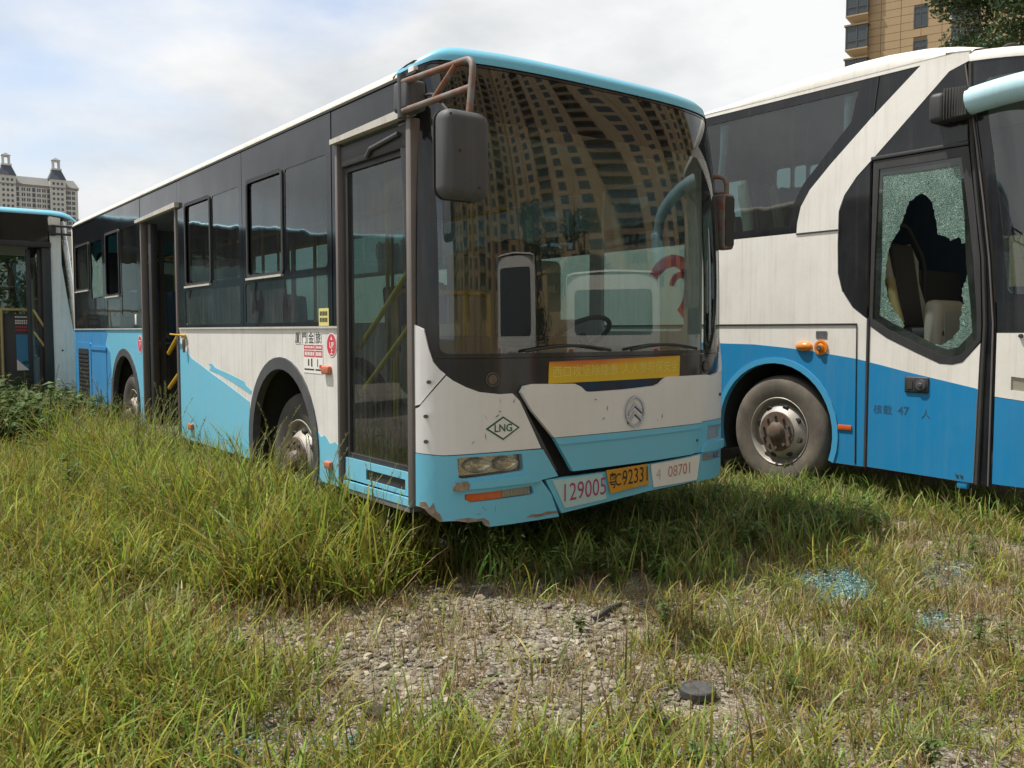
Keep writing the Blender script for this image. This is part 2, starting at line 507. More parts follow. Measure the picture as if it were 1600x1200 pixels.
def panel(name, poly, fmap, mat, parent=None, holes=(), thick=0.02, off=0.0, ucuts=(), vcuts=(), smooth=None):
    """a flat outline (with holes) laid on a surface fmap(u, v, off) and given thickness inwards"""
    bm = flat_bm(poly, holes, ucuts, vcuts)
    bm.verts.index_update()
    uv = [(v.co.x, v.co.y) for v in bm.verts]
    N = len(uv)
    outer = [fmap(u, v, off) for u, v in uv]
    faces = [[v.index for v in f.verts] for f in bm.faces]
    verts = list(outer)
    if thick > 0:
        verts += [fmap(u, v, off - thick) for u, v in uv]
        bnd = [(e.verts[0].index, e.verts[1].index) for e in bm.edges if len(e.link_faces) == 1]
        faces = faces + [[i + N for i in reversed(f)] for f in faces] + [[a, b, b + N, a + N] for a, b in bnd]
    bm.free()
    b2 = bmesh.new()
    bv = [b2.verts.new(v) for v in verts]
    for f in faces:
        try:
            b2.faces.new([bv[i] for i in f])
        except ValueError:
            pass
    if thick > 0:
        bmesh.ops.recalc_face_normals(b2, faces=b2.faces)
    return from_bm(name, b2, mat, parent, smooth)

def rect(u0, u1, v0, v1, r=0.0, k=4):
    if r <= 0:
        return [(u0, v0), (u1, v0), (u1, v1), (u0, v1)]
    out = []
    for cx, cy, a0 in ((u1 - r, v0 + r, -90), (u1 - r, v1 - r, 0), (u0 + r, v1 - r, 90), (u0 + r, v0 + r, 180)):
        for i in range(k + 1):
            a = radians(a0 + 90 * i / k)
            out.append((cx + r * cos(a), cy + r * sin(a)))
    return out

def circle(cu, cv, r, n=20, ry=None):
    return [(cu + r * cos(2 * pi * i / n), cv + (ry or r) * sin(2 * pi * i / n)) for i in range(n)]

def inset(poly, d):
    cx = sum(p[0] for p in poly) / len(poly)
    cy = sum(p[1] for p in poly) / len(poly)
    out = []
    for x, y in poly:
        l = math.hypot(x - cx, y - cy) or 1
        out.append((x - (x - cx) / l * d, y - (y - cy) / l * d))
    return out

def side_map(x):                       # faces -x; u = y, v = z
    return lambda u, v, o: Vector((x - o, u, v))
def side_map_pos(x):                   # faces +x
    return lambda u, v, o: Vector((x + o, u, v))
def front_map(y):                      # faces -y; u = x, v = z
    return lambda u, v, o: Vector((u, y - o, v))

class Front:
    """rounded vehicle front in plan, raked towards the top; u runs along the plan curve"""
    def __init__(s, x0, W, yf, D, n, rake, z0, zt, ex=2.5):
        s.z0, s.zt, s.rake, s.ex = z0, zt, rake, ex
        th = np.linspace(pi, 0, 801)
        cx = np.cos(th)
        x = x0 + W / 2 + W / 2 * np.sign(cx) * np.abs(cx) ** (2 / n)
        y = yf + D * (1 - np.abs(np.sin(th)) ** (2 / n))
        s.x, s.y = x, y
        ds = np.hypot(np.diff(x), np.diff(y))
        s.s = np.concatenate([[0], np.cumsum(ds)])
        s.L = s.s[-1]
        s.tx = np.gradient(x, s.s + np.arange(len(x)) * 1e-9)
        s.ty = np.gradient(y, s.s + np.arange(len(x)) * 1e-9)
    def S(s, x):
        return float(np.interp(x, s.x, s.s))
    def rk(s, z):
        return s.rake * max(0.0, (z - s.z0) / (s.zt - s.z0)) ** s.ex
    def __call__(s, u, z, o):
        x = np.interp(u, s.s, s.x); y = np.interp(u, s.s, s.y)
        tx = np.interp(u, s.s, s.tx); ty = np.interp(u, s.s, s.ty)
        l = math.hypot(tx, ty) or 1
        nx, ny = ty / l, -tx / l
        return Vector((x + nx * o, y + ny * o + s.rk(z), z))
    def P(s, pts):                      # (x, z) -> (s, z)
        return [(s.S(x), z) for x, z in pts]
    def cuts(s, step=0.05):
        return [i * step for i in range(1, int(s.L / step))]

def text_mesh(body, size, bold=0.0, align='CENTER', sx=1.0):
    cu = bpy.data.curves.new('lettering', 'FONT')
    cu.body = body
    cu.size = size
    cu.align_x = align
    cu.align_y = 'CENTER'
    cu.offset = bold
    cu.resolution_u = 3
    o = bpy.data.objects.new('lettering', cu)
    C.objects.link(o)
    dg = bpy.context.evaluated_depsgraph_get()
    me = bpy.data.meshes.new_from_object(o.evaluated_get(dg))
    vs = [(v.co.x * sx, v.co.y) for v in me.vertices]
    fs = [tuple(p.vertices) for p in me.polygons]
    bpy.data.objects.remove(o)
    bpy.data.curves.remove(cu)
    bpy.data.meshes.remove(me)
    return vs, fs

def lettering(name, body, size, fmap, u, v, off, mat, parent, usign=1.0, bold=0.0, sx=1.0, slant=0.0):
    vs, fs = text_mesh(body, size, bold, sx=sx)
    return raw(name, [fmap(u + usign * x, v + y + slant * x, off) for x, y in vs], fs, mat, parent)

def copy_tree(o, parent=None):
    c = o.copy()
    C.objects.link(c)
    c.parent = parent
    WM[c.name] = WM.get(o.name, Matrix.Identity(4))
    for ch in [x for x in bpy.data.objects if x.parent == o]:
        copy_tree(ch, c)
    return c

# ------------------------------------------------------------------ ground
def smooth01(t):
    t = np.clip(t, 0, 1)
    return t * t * (3 - 2 * t)

def value_noise(x, y, f, seed):
    r = np.random.default_rng(seed).random((64, 64))
    x = np.asarray(x) * f; y = np.asarray(y) * f
    xi = np.floor(x).astype(int); yi = np.floor(y).astype(int)
    xf = smooth01(x - xi); yf = smooth01(y - yi)
    g = lambda a, b: r[a % 64, b % 64]
    return (g(xi, yi) * (1 - xf) + g(xi + 1, yi) * xf) * (1 - yf) + (g(xi, yi + 1) * (1 - xf) + g(xi + 1, yi + 1) * xf) * yf

def ground_z(x, y):
    return (value_noise(x, y, 1.1, 3) - 0.5) * 0.05 + (value_noise(x, y, 4.0, 4) - 0.5) * 0.025 - 0.012

def ground_material():
    m, nt, out = new_mat('gravelly_soil')
    b = NB(nt)
    pos = b.n('ShaderNodeNewGeometry').outputs['Position']
    big = b.noise(pos, 0.9, 5, 0.6)
    mid = b.noise(pos, 7, 6, 0.7)
    vo = b.n('ShaderNodeTexVoronoi', {'Vector': pos, 'Scale': 95.0})
    sep = b.n('ShaderNodeSeparateColor', {'Color': vo.outputs['Color']})
    soil = b.mix(b.ramp(mid, 0.35, 0.7), (0.065, 0.05, 0.03, 1), (0.19, 0.155, 0.095, 1))
    stone = b.mix(sep.outputs[0], (0.12, 0.11, 0.095, 1), (0.36, 0.33, 0.28, 1))
    f = b.ramp(b.math('ADD', b.math('MULTIPLY', big, 0.6), b.math('MULTIPLY', sep.outputs[1], 0.5)), 0.42, 0.6)
    col = b.mix(f, soil, stone)
    hgt = b.math('SUBTRACT', b.math('MULTIPLY', mid, 0.5), vo.outputs['Distance'])
    bp = b.n('ShaderNodeBump', {'Height': hgt, 'Strength': 0.6, 'Distance': 0.012}).outputs[0]
    p = b.n('ShaderNodeBsdfPrincipled', {'Base Color': col, 'Roughness': 0.95, 'Normal': bp, 'Specular IOR Level': 0.2})
    nt.links.new(p.outputs[0], out.inputs['Surface'])
    return m
M['ground'] = ground_material()

def build_ground():
    # one sheet: fine near the buses, widening rings out to the horizon
    ax = np.concatenate([-np.geomspace(1500, 12, 16), np.linspace(-11, 14, 170), np.geomspace(15, 1500, 16)])
    ay = np.concatenate([-np.geomspace(1500, 8, 16), np.linspace(-7, 16, 160), np.geomspace(17, 1500, 16)])
    X, Y = np.meshgrid(ax, ay)
    Z = ground_z(X, Y)
    nx, ny = len(ax), len(ay)
    verts = np.stack([X, Y, Z], -1).reshape(-1, 3).tolist()
    faces = [(j * nx + i, j * nx + i + 1, (j + 1) * nx + i + 1, (j + 1) * nx + i) for j in range(ny - 1) for i in range(nx - 1)]
    o = raw('ground', verts, faces, 'ground', None, 60)
    tag(o, 'gravelly soil yard overgrown with grass', None, None, 'structure')
build_ground()

# ------------------------------------------------------------------ wheels
HOLE = {}
def wheel(name, centre, R, width, parent, sign=-1.0, tyre='tyre', rimmat='rim', spin=0.3, inner=False, n=44):
    """outer face looks along sign*x"""
    c = Vector(centre)
    rr = R * 0.60
    prof = [(-0.02, rr * 0.98), (0.0, rr), (0.02, rr * 1.03), (0.035, R * 0.72), (0.042, R * 0.82), (0.036, R * 0.90), (0.02, R * 0.955), (0.0, R * 0.985), (-0.03, R),
            (-width * 0.45, R), (-width * 0.45, R * 0.965), (-width * 0.48, R * 0.965), (-width * 0.48, R), (-width + 0.03, R), (-width, R * 0.96), (-width - 0.02, rr)]
    w = lathe('wheel_tyre', prof, c, tyre, parent, 'X', n, sign)
    w.name = name
    rp = [(0.022, rr * 1.02), (0.026, rr), (0.012, rr * 0.965), (-0.04, rr * 0.93), (-0.055, rr * 0.86), (-0.02, rr * 0.80), (0.03, rr * 0.66), (0.045, rr * 0.60), (0.045, rr * 0.40), (0.05, rr * 0.38)]
    lathe('rim', rp, c, rimmat, w, 'X', n, sign)
    hp = [(0.05, rr * 0.60), (0.058, rr * 0.585), (0.058, rr * 0.30), (0.075, rr * 0.27), (0.10, rr * 0.235), (0.115, rr * 0.15), (0.115, 0.0)]
    lathe('hub', hp, c, 'hub', w, 'X', 28, sign)
    key = (round(rr, 3), sign)
    if key not in HOLE:
        hb = bmesh.new()
        bmesh.ops.create_cone(hb, cap_ends=True, segments=14, radius1=rr * 0.088, radius2=rr * 0.088, depth=0.03, matrix=Matrix.Rotation(radians(90), 4, 'Y'))
        a = bpy.data.meshes.new('hand_hole'); hb.to_mesh(a); hb.free(); a.materials.append(M['rubber'])
        nb = bmesh.new()
        bmesh.ops.create_cone(nb, cap_ends=True, segments=6, radius1=0.017, radius2=0.014, depth=0.035, matrix=Matrix.Rotation(radians(90), 4, 'Y'))
        b_ = bpy.data.meshes.new('wheel_nut'); nb.to_mesh(b_); nb.free(); b_.materials.append(M['hub'])
        HOLE[key] = (a, b_)
    def put(nm, me, m4):
        o = bpy.data.objects.new(nm, me)
        C.objects.link(o)
        o.parent = w
        o.matrix_parent_inverse = Matrix.Identity(4)
        o.matrix_basis = m4
    for k in range(8):
        t = 2 * pi * (k + spin) / 8
        p = c + Vector((sign * 0.004, rr * 0.725 * cos(t), rr * 0.725 * sin(t)))
        put('hand_hole', HOLE[key][0], Matrix.Translation(p) @ Matrix.Rotation(radians(-22) * sign, 4, Vector((0, -sin(t), cos(t)))))
    for k in range(10):
        t = 2 * pi * (k + spin) / 10
        put('wheel_nut', HOLE[key][1], Matrix.Translation(c + Vector((sign * 0.068, rr * 0.47 * cos(t), rr * 0.47 * sin(t)))))
    return w

def arch_poly(y0, y1, z0, z1, cy, cz, r, n=18):
    """lower edge of a panel from y0 to y1 with a wheel arch bitten out; returns bottom chain"""
    dz = max(-r, min(r, z0 - cz))
    a0 = math.asin(dz / r)
    pts = []
    for i in range(n + 1):
        a = pi - a0 - (pi - 2 * a0) * i / n
        pts.append((cy + r * cos(a), cz + r * sin(a)))
    return pts

def arch_trim(name, cy, cz, r0, r1, fmap, mat, parent, z0, thick=0.06, off=0.012, n=24):
    a0 = math.asin((z0 - cz) / r1)
    out = []
    for i in range(n + 1):
        a = a0 + (pi - 2 * a0) * i / n
        out.append((cy + r1 * cos(a), cz + r1 * sin(a)))
    for i in range(n, -1, -1):
        a = a0 + (pi - 2 * a0) * i / n
        out.append((cy + r0 * cos(a), max(z0, cz + r0 * sin(a))))
    return panel(name, out, fmap, mat, parent, thick=thick, off=off)

def seat(name, x, y, z, parent, mat='seat_blue', w=0.42, face=-1, h=0.62):
    """bus seat facing face*y"""
    bm = bmesh.new()
    add_box(bm, x - w / 2, x + w / 2, y - 0.21, y + 0.21, z + 0.38, z + 0.46, 0.03)
    yb = y - face * 0.20
    xf = Matrix.Translation((x, yb, z + 0.44)) @ Matrix.Rotation(radians(8) * face, 4, 'X')
    add_box(bm, -w / 2, w / 2, -0.04, 0.04, 0, h, 0.035, 3, xf)
    add_box(bm, -w * 0.2, w * 0.2, -0.05, 0.05, h * 0.86, h * 1.03, 0.03, 2, xf)
    add_tube(bm, [(x, y, z), (x, y, z + 0.4)], 0.03, 8)
    return from_bm(name, bm, mat, parent, 40)

# ================================================================== MAIN BUS
def build_bus():
    T = thing('city_bus', 'blue and white city bus with front number 129005 and a split bumper', 'bus', (1.25, 4.8, 0.0))
    SM = side_map(0.0)
    LM = side_map_pos(2.5)
    FR = Front(0.0, 2.5, 0.0, 0.40, 3.0, 0.13, 1.1, 2.85, 3.2)
    cuts = FR.cuts(0.05)
    L = FR.L
    YR = 9.40                                   # rear end

    # ---- right side lower panels
    fc, fz, fr = 2.19, 0.62, 0.63               # front arch
    rc, rz, rr = 6.71, 0.62, 0.62               # rear arch
    z0, z1 = 0.44, 1.475
    low1 = [(1.235, z1), (1.235, z0)] + arch_poly(0, 0, z0, z1, fc, fz, fr) + [(4.62, z0), (4.62, z1)]
    panel('side_panel', low1, SM, 'white', T, thick=0.03)
    low2 = [(5.88, z1), (5.88, z0)] + arch_poly(0, 0, z0, z1, rc, rz, rr) + [(YR, z0), (YR, z1)]
    panel('side_panel', low2, SM, 'sky_blue', T, thick=0.03)
    # painted light blue sweep, 2 mm proud
    sw = [(4.615, z0 + 0.002), (4.615, 1.36), (4.50, 1.30), (4.26, 1.20), (3.95, 1.135), (3.70, 1.08), (3.40, 1.02), (3.10, 0.955), (2.83, 0.895), (2.825, 0.60), (2.81, z0 + 0.002)]
    panel('blue_sweep', sw, SM, 'sky_blue', T, thick=0.002, off=0.002)
    sw2 = [(3.80, 1.165), (3.74, 1.14), (3.78, 1.11), (3.50, 1.08), (3.2, 1.03), (2.80, 0.955), (2.775, 0.985), (2.9, 1.02), (2.93, 1.05), (3.3, 1.10), (3.62, 1.135), (3.70, 1.17)]
    panel('blue_sweep', sw2, SM, 'sky_blue', T, thick=0.002, off=0.002)
    sw3 = [(1.59, z0 + 0.002), (1.60, 0.80), (1.52, 0.74), (1.46, 0.76), (1.38, 0.71), (1.30, 0.73), (1.24, 0.70), (1.24, z0 + 0.002)]
    panel('blue_sweep', sw3, SM, 'sky_blue', T, thick=0.002, off=0.002)
    # darker blue tail with engine hatch
    tl = [(YR - 0.002, z0 + 0.002), (YR - 0.002, 1.47), (7.62, 1.47), (7.5, 1.42), (7.62, 1.30), (7.40, 1.20), (7.36, 1.0), (7.36, z0 + 0.002)]
    panel('blue_sweep', tl, SM, 'mid_blue', T, thick=0.002, off=0.002)
    h = panel('engine_hatch', rect(8.40, 9.26, 0.47, 1.30, 0.03), SM, 'mid_blue', T, thick=0.02, off=0.012)
    panel('grille', rect(8.50, 9.12, 0.55, 1.22, 0.02), SM, 'black', h, thick=0.012, off=0.016)
    for k in range(12):
        box('louvre', -0.022, -0.014, 8.52, 9.10, 0.58 + k * 0.052, 0.60 + k * 0.052, 'black', h)
    h = panel('hatch', rect(7.56, 8.34, 0.47, 1.22, 0.02), SM, 'mid_blue', T, thick=0.02, off=0.010)
    panel('hatch_lip', rect(7.54, 8.36, 1.215, 1.26, 0.01), SM, 'mid_blue', h, thick=0.02, off=0.020)
    # arches
    arch_trim('wheel_arch', fc, fz, fr - 0.075, fr + 0.012, SM, 'grey_plastic', T, z0)
    arch_trim('wheel_arch', rc, rz, rr - 0.07, rr + 0.012, SM, 'grey_plastic', T, z0)
    for cy, r in ((fc, fr), (rc, rr)):
        bm = bmesh.new()                         # wheel housing
        n = 20
        ra = [bm.verts.new((0.02, cy + (r + .0) * cos(pi * k / n), 0.62 + (r) * sin(pi * k / n))) for k in range(n + 1)]
        rb = [bm.verts.new((0.62, cy + (r + .0) * cos(pi * k / n), 0.62 + (r) * sin(pi * k / n))) for k in range(n + 1)]
        for k in range(n):
            bm.faces.new((ra[k], ra[k + 1], rb[k + 1], rb[k]))
        bm.faces.new(rb)
        lo = [bm.verts.new((x, cy + s * r, 0.35)) for s in (1, -1) for x in (0.02, 0.62)]
        bm.faces.new((ra[0], rb[0], lo[1], lo[0]))
        bm.faces.new((ra[n], rb[n], lo[3], lo[2]))
        bm.faces.new((rb[0], rb[n], lo[3], lo[1]))
        from_bm('wheel_housing', bm, 'rubber', T, 40)
    wheel('wheel', (0.13, 2.12, 0.50), 0.50, 0.28, T)
    wheel('wheel', (0.10, rc - 0.03, 0.49), 0.49, 0.28, T, rimmat='rim', spin=0.1)
    wheel('wheel', (2.37, 2.12, 0.50), 0.50, 0.28, T, sign=1.0, n=28)
    wheel('wheel', (2.40, rc, 0.49), 0.49, 0.28, T, sign=1.0, n=28)

    # ---- right side window band with openings
    def band(y0, y1, holes, name='window_panel'):
        return panel(name, rect(y0 + 0.004, y1 - 0.004, 1.485, 2.845), SM, 'band', T, holes=holes, thick=0.03, off=0.006)
    def pane(r, mat, off=0.002, name='window_pane', par=None):
        return panel(name, r, SM, mat, par or T, thick=0, off=off)
    def slider(y0, y1, zb, zt, glass=True, par=None):
        f = panel('window_frame', rect(y0 - 0.03, y1 + 0.03, zb - 0.03, zt + 0.03, 0.05), SM, 'black', par or T, holes=[rect(y0, y1, zb, zt, 0.03)], thick=0.03, off=0.016)
        box('sill', -0.03, -0.008, y0 - 0.02, y1 + 0.02, zb - 0.038, zb - 0.022, 'drip', f)
        if glass:
            panel('window_pane', rect(y0, y1, zb, zt, 0.03), SM, 'side_glass', f, thick=0, off=-0.004)
    # bay 1
    b1 = band(1.31, 2.91, [rect(2.12, 2.78, 1.88, 2.58, 0.03), rect(1.38, 2.06, 1.87, 2.59, 0.03), rect(1.38, 2.86, 1.51, 1.82, 0.03)])
    slider(2.12, 2.78, 1.88, 2.58, par=b1)
    pane(rect(1.37, 2.07, 1.86, 2.60), 'side_glass', par=b1)
    pane(rect(1.37, 2.87, 1.50, 1.83), 'low_glass', par=b1)
    # bay 2
    b2 = band(2.91, 4.48, [rect(3.68, 4.34, 1.88, 2.58, 0.03), rect(2.98, 3.62, 1.87, 2.59, 0.03), rect(2.98, 4.40, 1.51, 1.82, 0.03)])
    slider(3.68, 4.34, 1.88, 2.58, par=b2)
    pane(rect(2.97, 3.63, 1.86, 2.60), 'side_glass', par=b2)
    pane(rect(2.97, 4.41, 1.50, 1.83), 'low_glass', par=b2)
    panel('window_panel', rect(4.484, 4.60, 1.485, 2.845), SM, 'band', T, thick=0.03, off=0.004)
    panel('header_panel', rect(4.604, 5.90, 2.64, 2.845), SM, 'band', T, thick=0.03, off=0.004)
    # bay 4
    b4 = band(5.91, 7.58, [rect(6.84, 7.44, 1.88, 2.58, 0.03), rect(6.08, 6.74, 1.62, 2.59, 0.03), rect(6.84, 7.44, 1.51, 1.82, 0.02)])
    slider(6.84, 7.44, 1.88, 2.58, glass=False, par=b4)
    pane(rect(6.07, 6.75, 1.61, 2.60), 'side_glass', par=b4)
    pane(rect(6.83, 7.45, 1.50, 1.83), 'low_glass', par=b4)
    # bay 5, partly broken
    brk = [(7.66, 1.88), (8.22, 1.86), (8.26, 2.02), (8.20, 2.2), (8.24, 2.42), (8.02, 2.30), (7.70, 2.36)]
    b5 = band(7.58, YR - 0.05, [rect(8.40, 9.16, 2.0, 2.56, 0.03), rect(7.66, 8.28, 1.86, 2.56, 0.03)])
    slider(8.40, 9.16, 2.0, 2.56, par=b5)
    panel('shattered_pane', brk, SM, 'shatter', b5, thick=0.005, off=0.0)
    # strip over front door
    panel('header_panel', rect(0.235, 1.302, 2.655, 2.845), SM, 'band', T, thick=0.03, off=0.004)
    panel('window_panel', rect(1.225, 1.303, 1.485, 2.65), SM, 'band', T, thick=0.03, off=0.004)
    # aluminium joint under the windows, dark line under the roof rail
    for a, b_ in ((1.24, 4.60), (5.90, YR)):
        box('waist_rail', -0.013, 0.0, a, b_, 1.468, 1.482, 'drip', T)
    box('gutter', -0.014, 0.02, 0.24, YR, 2.846, 2.862, 'black', T)

    # ---- roof
    prof = [(-0.004, 2.864), (-0.002, 2.885), (0.012, 2.908), (0.045, 2.928), (0.14, 2.955), (0.45, 3.0), (0.9, 3.03), (1.25, 3.038)]
    prof = prof + [(2.5 - x, z) for x, z in prof[::-1][1:]]
    ys = [0.30, 0.6, 1.5, 3, 4.5, 6, 7.5, 9.0, 9.28, 9.40, 9.44]
    dz = [0, 0, 0, 0, 0, 0, 0, 0, -0.01, -0.05, -0.10]
    vs = [(x, max(y, 0.46) if not 0.1 < x < 2.4 else y, z + d * (1 if 0.02 < x < 2.48 else 0.4)) for y, d in zip(ys, dz) for x, z in prof]
    n = len(prof)
    fs = [(j * n + i, j * n + i + 1, (j + 1) * n + i + 1, (j + 1) * n + i) for j in range(len(ys) - 1) for i in range(n - 1)]
    roof = raw('roof', vs, fs, 'roof_white', T, 40)
    # blue front cap: lofted from the windscreen head back onto the roof
    prf = [(0.0, 0.0), (0.002, 0.03), (0.008, 0.055), (0.03, 0.085), (0.09, 0.105), (0.25, 0.118), (0.55, 0.120)]
    ns = 64
    vs = []
    for i in range(ns + 1):
        s = 0.09 + (L - 0.18) * i / ns
        x = np.interp(s, FR.s, FR.x)
        e = 1 - abs(x - 1.25) / 1.25
        zb = 2.875 + 0.075 * min(1, e * 9) ** 0.7
        for f, h_ in prf:
            p = FR(s, 2.95, 0.012)
            q = p.lerp(Vector((1.25, 1.3, 0)), f)
            vs.append((q.x, q.y, zb + h_ * (0.5 + 0.5 * min(1, e * 6))))
    n = len(prf)
    fs = [(j * n + i, (j + 1) * n + i, (j + 1) * n + i + 1, j * n + i + 1) for j in range(ns) for i in range(n - 1)]
    raw('roof_cap', vs, fs, 'front_blue', T, 50)
    # corner post of the cap (white strip between side and screen)
    box('corner_trim', -0.003, 0.03, 0.28, 0.345, 2.70, 2.90, 'white', T, bev=0.01)

    # ---- windscreen: border, shaded destination strip, glass, lower black panel
    gx0, gx1 = FR.S(0.085), FR.S(2.415)
    zs0, zs1, zs2 = 1.325, 2.62, 2.93
    def grid(name, u0, u1, v0, v1, nu, nv, mat, off=0.0):
        vs = [FR(u0 + (u1 - u0) * i / nu, v0 + (v1 - v0) * j / nv, off) for j in range(nv + 1) for i in range(nu + 1)]
        fs = [(j * (nu + 1) + i, j * (nu + 1) + i + 1, (j + 1) * (nu + 1) + i + 1, (j + 1) * (nu + 1) + i) for j in range(nv) for i in range(nu)]
        return raw(name, vs, fs, mat, T, 60)
    grid('windscreen', gx0, gx1, zs0, zs1, 90, 30, 'screen')
    grid('destination_glass', gx0, gx1, zs1, zs2, 90, 10, 'screen_top')
    vc = [1.4 + 0.1 * k for k in range(16)]
    edge = FR.S(0.004)
    panel('windscreen_border', [(0.03, 1.30), (L - 0.03, 1.30), (L - 0.03, 2.88), (L - edge - 0.12, 2.95), (edge + 0.12, 2.95), (0.03, 2.88)], FR, 'frit', T,
          holes=[rect(gx0, gx1, zs0, zs2, 0.05, 5)], thick=0.02, off=0.004, ucuts=cuts, vcuts=vc, smooth=35)
    panel('lower_screen_panel', [(0.04, 1.0), (L - 0.04, 1.0), (L - 0.04, 1.296), (0.04, 1.296)], FR, 'frit', T, thick=0.02, off=0.002, ucuts=cuts, smooth=35)
    box('destination_display', 0.45, 2.05, 0.28, 0.36, 2.62, 2.86, 'interior_dark', T, bev=0.01)
    for x, z in ((0.36, 1.18), (2.15, 1.21)):
        u = FR.S(x)
        r_ = panel('washer_boss', circle(u, z, 0.028, 16), FR, 'hub', T, thick=0.02, off=0.012)
        panel('boss_ring', circle(u, z, 0.042, 18), FR, 'chrome_dark', r_, holes=[circle(u, z, 0.032, 18)], thick=0.006, off=0.010)
    bn = panel('banner_sticker', FR.P([(0.725, 1.145), (1.835, 1.152), (1.84, 1.29), (0.73, 1.272)]), FR, 'banner', T, thick=0.002, off=0.007, ucuts=cuts)
    lettering('banner_lettering', '西口攻坚除隐患', 0.074, FR, FR.S(1.01), 1.209, 0.0085, 'banner_text', bn, sx=1.0, slant=0.01)
    lettering('banner_lettering', '人人参与保安全', 0.074, FR, FR.S(1.56), 1.218, 0.0085, 'banner_text', bn, sx=1.0, slant=0.01)

    # ---- front skin
    fp = lambda pts: FR.P(pts)
    # right (door side) corner: white upper with pillar
    wp = [(0.012, 0.775), (0.10, 0.765), (0.30, 0.772), (0.53, 0.775), (0.665, 0.775), (0.52, 1.055), (0.475, 1.098), (0.40, 1.096), (0.28, 1.112), (0.21, 1.14), (0.145, 1.178), (0.115, 1.205), (0.02, 1.03), (0.012, 1.02)]
    panel('corner_panel', fp(wp), FR, 'front_white', T, thick=0.025, off=0.022, ucuts=cuts, vcuts=(0.9, 1.0, 1.1), smooth=35)
    pl = [(0.0095, 1.035), (0.02, 1.045), (0.112, 1.212), (0.085, 1.24), (0.062, 1.28), (0.045, 1.36), (0.032, 1.46), (0.0095, 1.485)]
    plm = [(u, z) for u, z in fp(pl)]
    panel('front_pillar', plm, FR, 'front_white', T, thick=0.02, off=0.016, ucuts=cuts, vcuts=(1.1, 1.2, 1.3, 1.4), smooth=35)
# door side bumper corner, blue, with lamp openings
    hl = [(0.17, 0.638), (0.19, 0.632), (0.535, 0.655), (0.545, 0.665), (0.535, 0.748), (0.52, 0.752), (0.18, 0.752), (0.165, 0.745)]
    fg = [(0.20, 0.515), (0.23, 0.498), (0.60, 0.512), (0.615, 0.522), (0.60, 0.562), (0.20, 0.545)]
    bp_ = [(0.012, 0.77), (0.012, 0.475), (0.03, 0.47), (0.055, 0.43), (0.085, 0.395), (0.16, 0.40), (0.22, 0.388), (0.295, 0.392), (0.31, 0.362), (0.33, 0.352), (0.55, 0.357), (0.792, 0.362), (0.735, 0.50), (0.665, 0.59), (0.785, 0.603), (0.675, 0.768), (0.53, 0.77), (0.30, 0.767), (0.10, 0.76)]
    cb = panel('bumper_corner', fp(bp_), FR, 'front_blue', T, holes=[fp(hl), fp(fg)], thick=0.035, off=0.024, ucuts=cuts, vcuts=(0.45, 0.6, 0.7), smooth=35)
    panel('bumper_ridge', fp([(0.155, 0.572), (0.62, 0.585), (0.655, 0.592), (0.63, 0.612), (0.56, 0.633), (0.19, 0.613), (0.155, 0.60)]), FR, 'front_blue', cb, thick=0.03, off=0.046, ucuts=cuts, smooth=30)
    panel('chipped_patch', fp([(0.14, 0.570), (0.17, 0.566), (0.215, 0.575), (0.222, 0.60), (0.21, 0.622), (0.16, 0.615), (0.145, 0.60)]), FR, 'bare', cb, thick=0.012, off=0.050, ucuts=cuts)
    panel('chipped_patch', fp([(0.022, 0.50), (0.018, 0.475), (0.03, 0.468), (0.055, 0.428), (0.084, 0.398), (0.098, 0.398), (0.085, 0.44), (0.07, 0.455), (0.062, 0.50), (0.048, 0.47), (0.036, 0.505)]), FR, 'bare', cb, thick=0.01, off=0.027, ucuts=cuts)
    panel('chipped_patch', fp([(0.135, 0.398), (0.16, 0.398), (0.22, 0.386), (0.296, 0.390), (0.31, 0.360), (0.335, 0.352), (0.33, 0.385), (0.30, 0.405), (0.26, 0.402), (0.22, 0.412), (0.17, 0.408)]), FR, 'bare', cb, thick=0.01, off=0.027, ucuts=cuts)
    panel('chipped_patch', fp([(0.56, 0.384), (0.60, 0.396), (0.66, 0.392), (0.70, 0.402), (0.778, 0.396), (0.782, 0.386), (0.70, 0.382), (0.64, 0.376)]), FR, 'bare', cb, thick=0.004, off=0.0265, ucuts=cuts)
    panel('lamp_surround', fp([(0.15, 0.62), (0.56, 0.64), (0.56, 0.765), (0.15, 0.765)]), FR, 'black', cb, thick=0.02, off=-0.055, ucuts=cuts, smooth=35)
    # headlamp: reflector bowls behind a scratched lens
    hd = panel('headlight', fp([(0.176, 0.642), (0.532, 0.660), (0.532, 0.745), (0.176, 0.747)]), FR, 'lamp_refl', T, thick=0.015, off=-0.03, ucuts=cuts, smooth=35)
    for cx_, w_ in ((0.275, 0.085), (0.445, 0.075)):
        bm = bmesh.new()
        u = FR.S(cx_)
        rings = []
        for k, (fr_, dp) in enumerate(((1.0, 0.006), (0.95, -0.01), (0.7, -0.022), (0.35, -0.026), (0.3, -0.006), (0.0, -0.002))):
            rings.append([bm.verts.new(FR(u + w_ * fr_ * cos(2 * pi * j / 20), 0.698 + 0.041 * fr_ * sin(2 * pi * j / 20), dp - 0.0)) for j in range(20)])
        for a, b_ in zip(rings, rings[1:]):
            for j in range(20):
                bm.faces.new((a[j], a[(j + 1) % 20], b_[(j + 1) % 20], b_[j]))
        from_bm('reflector', bm, 'chrome', hd, 50)
    panel('lens', fp([(0.172, 0.640), (0.534, 0.658), (0.534, 0.748), (0.172, 0.750)]), FR, thin_glass('headlamp_cover', (0.86, 0.82, 0.70), 0.13, 0.02, (0.42, 0.36, 0.26), streak=False), hd, thick=0, off=0.014, ucuts=cuts, smooth=35)
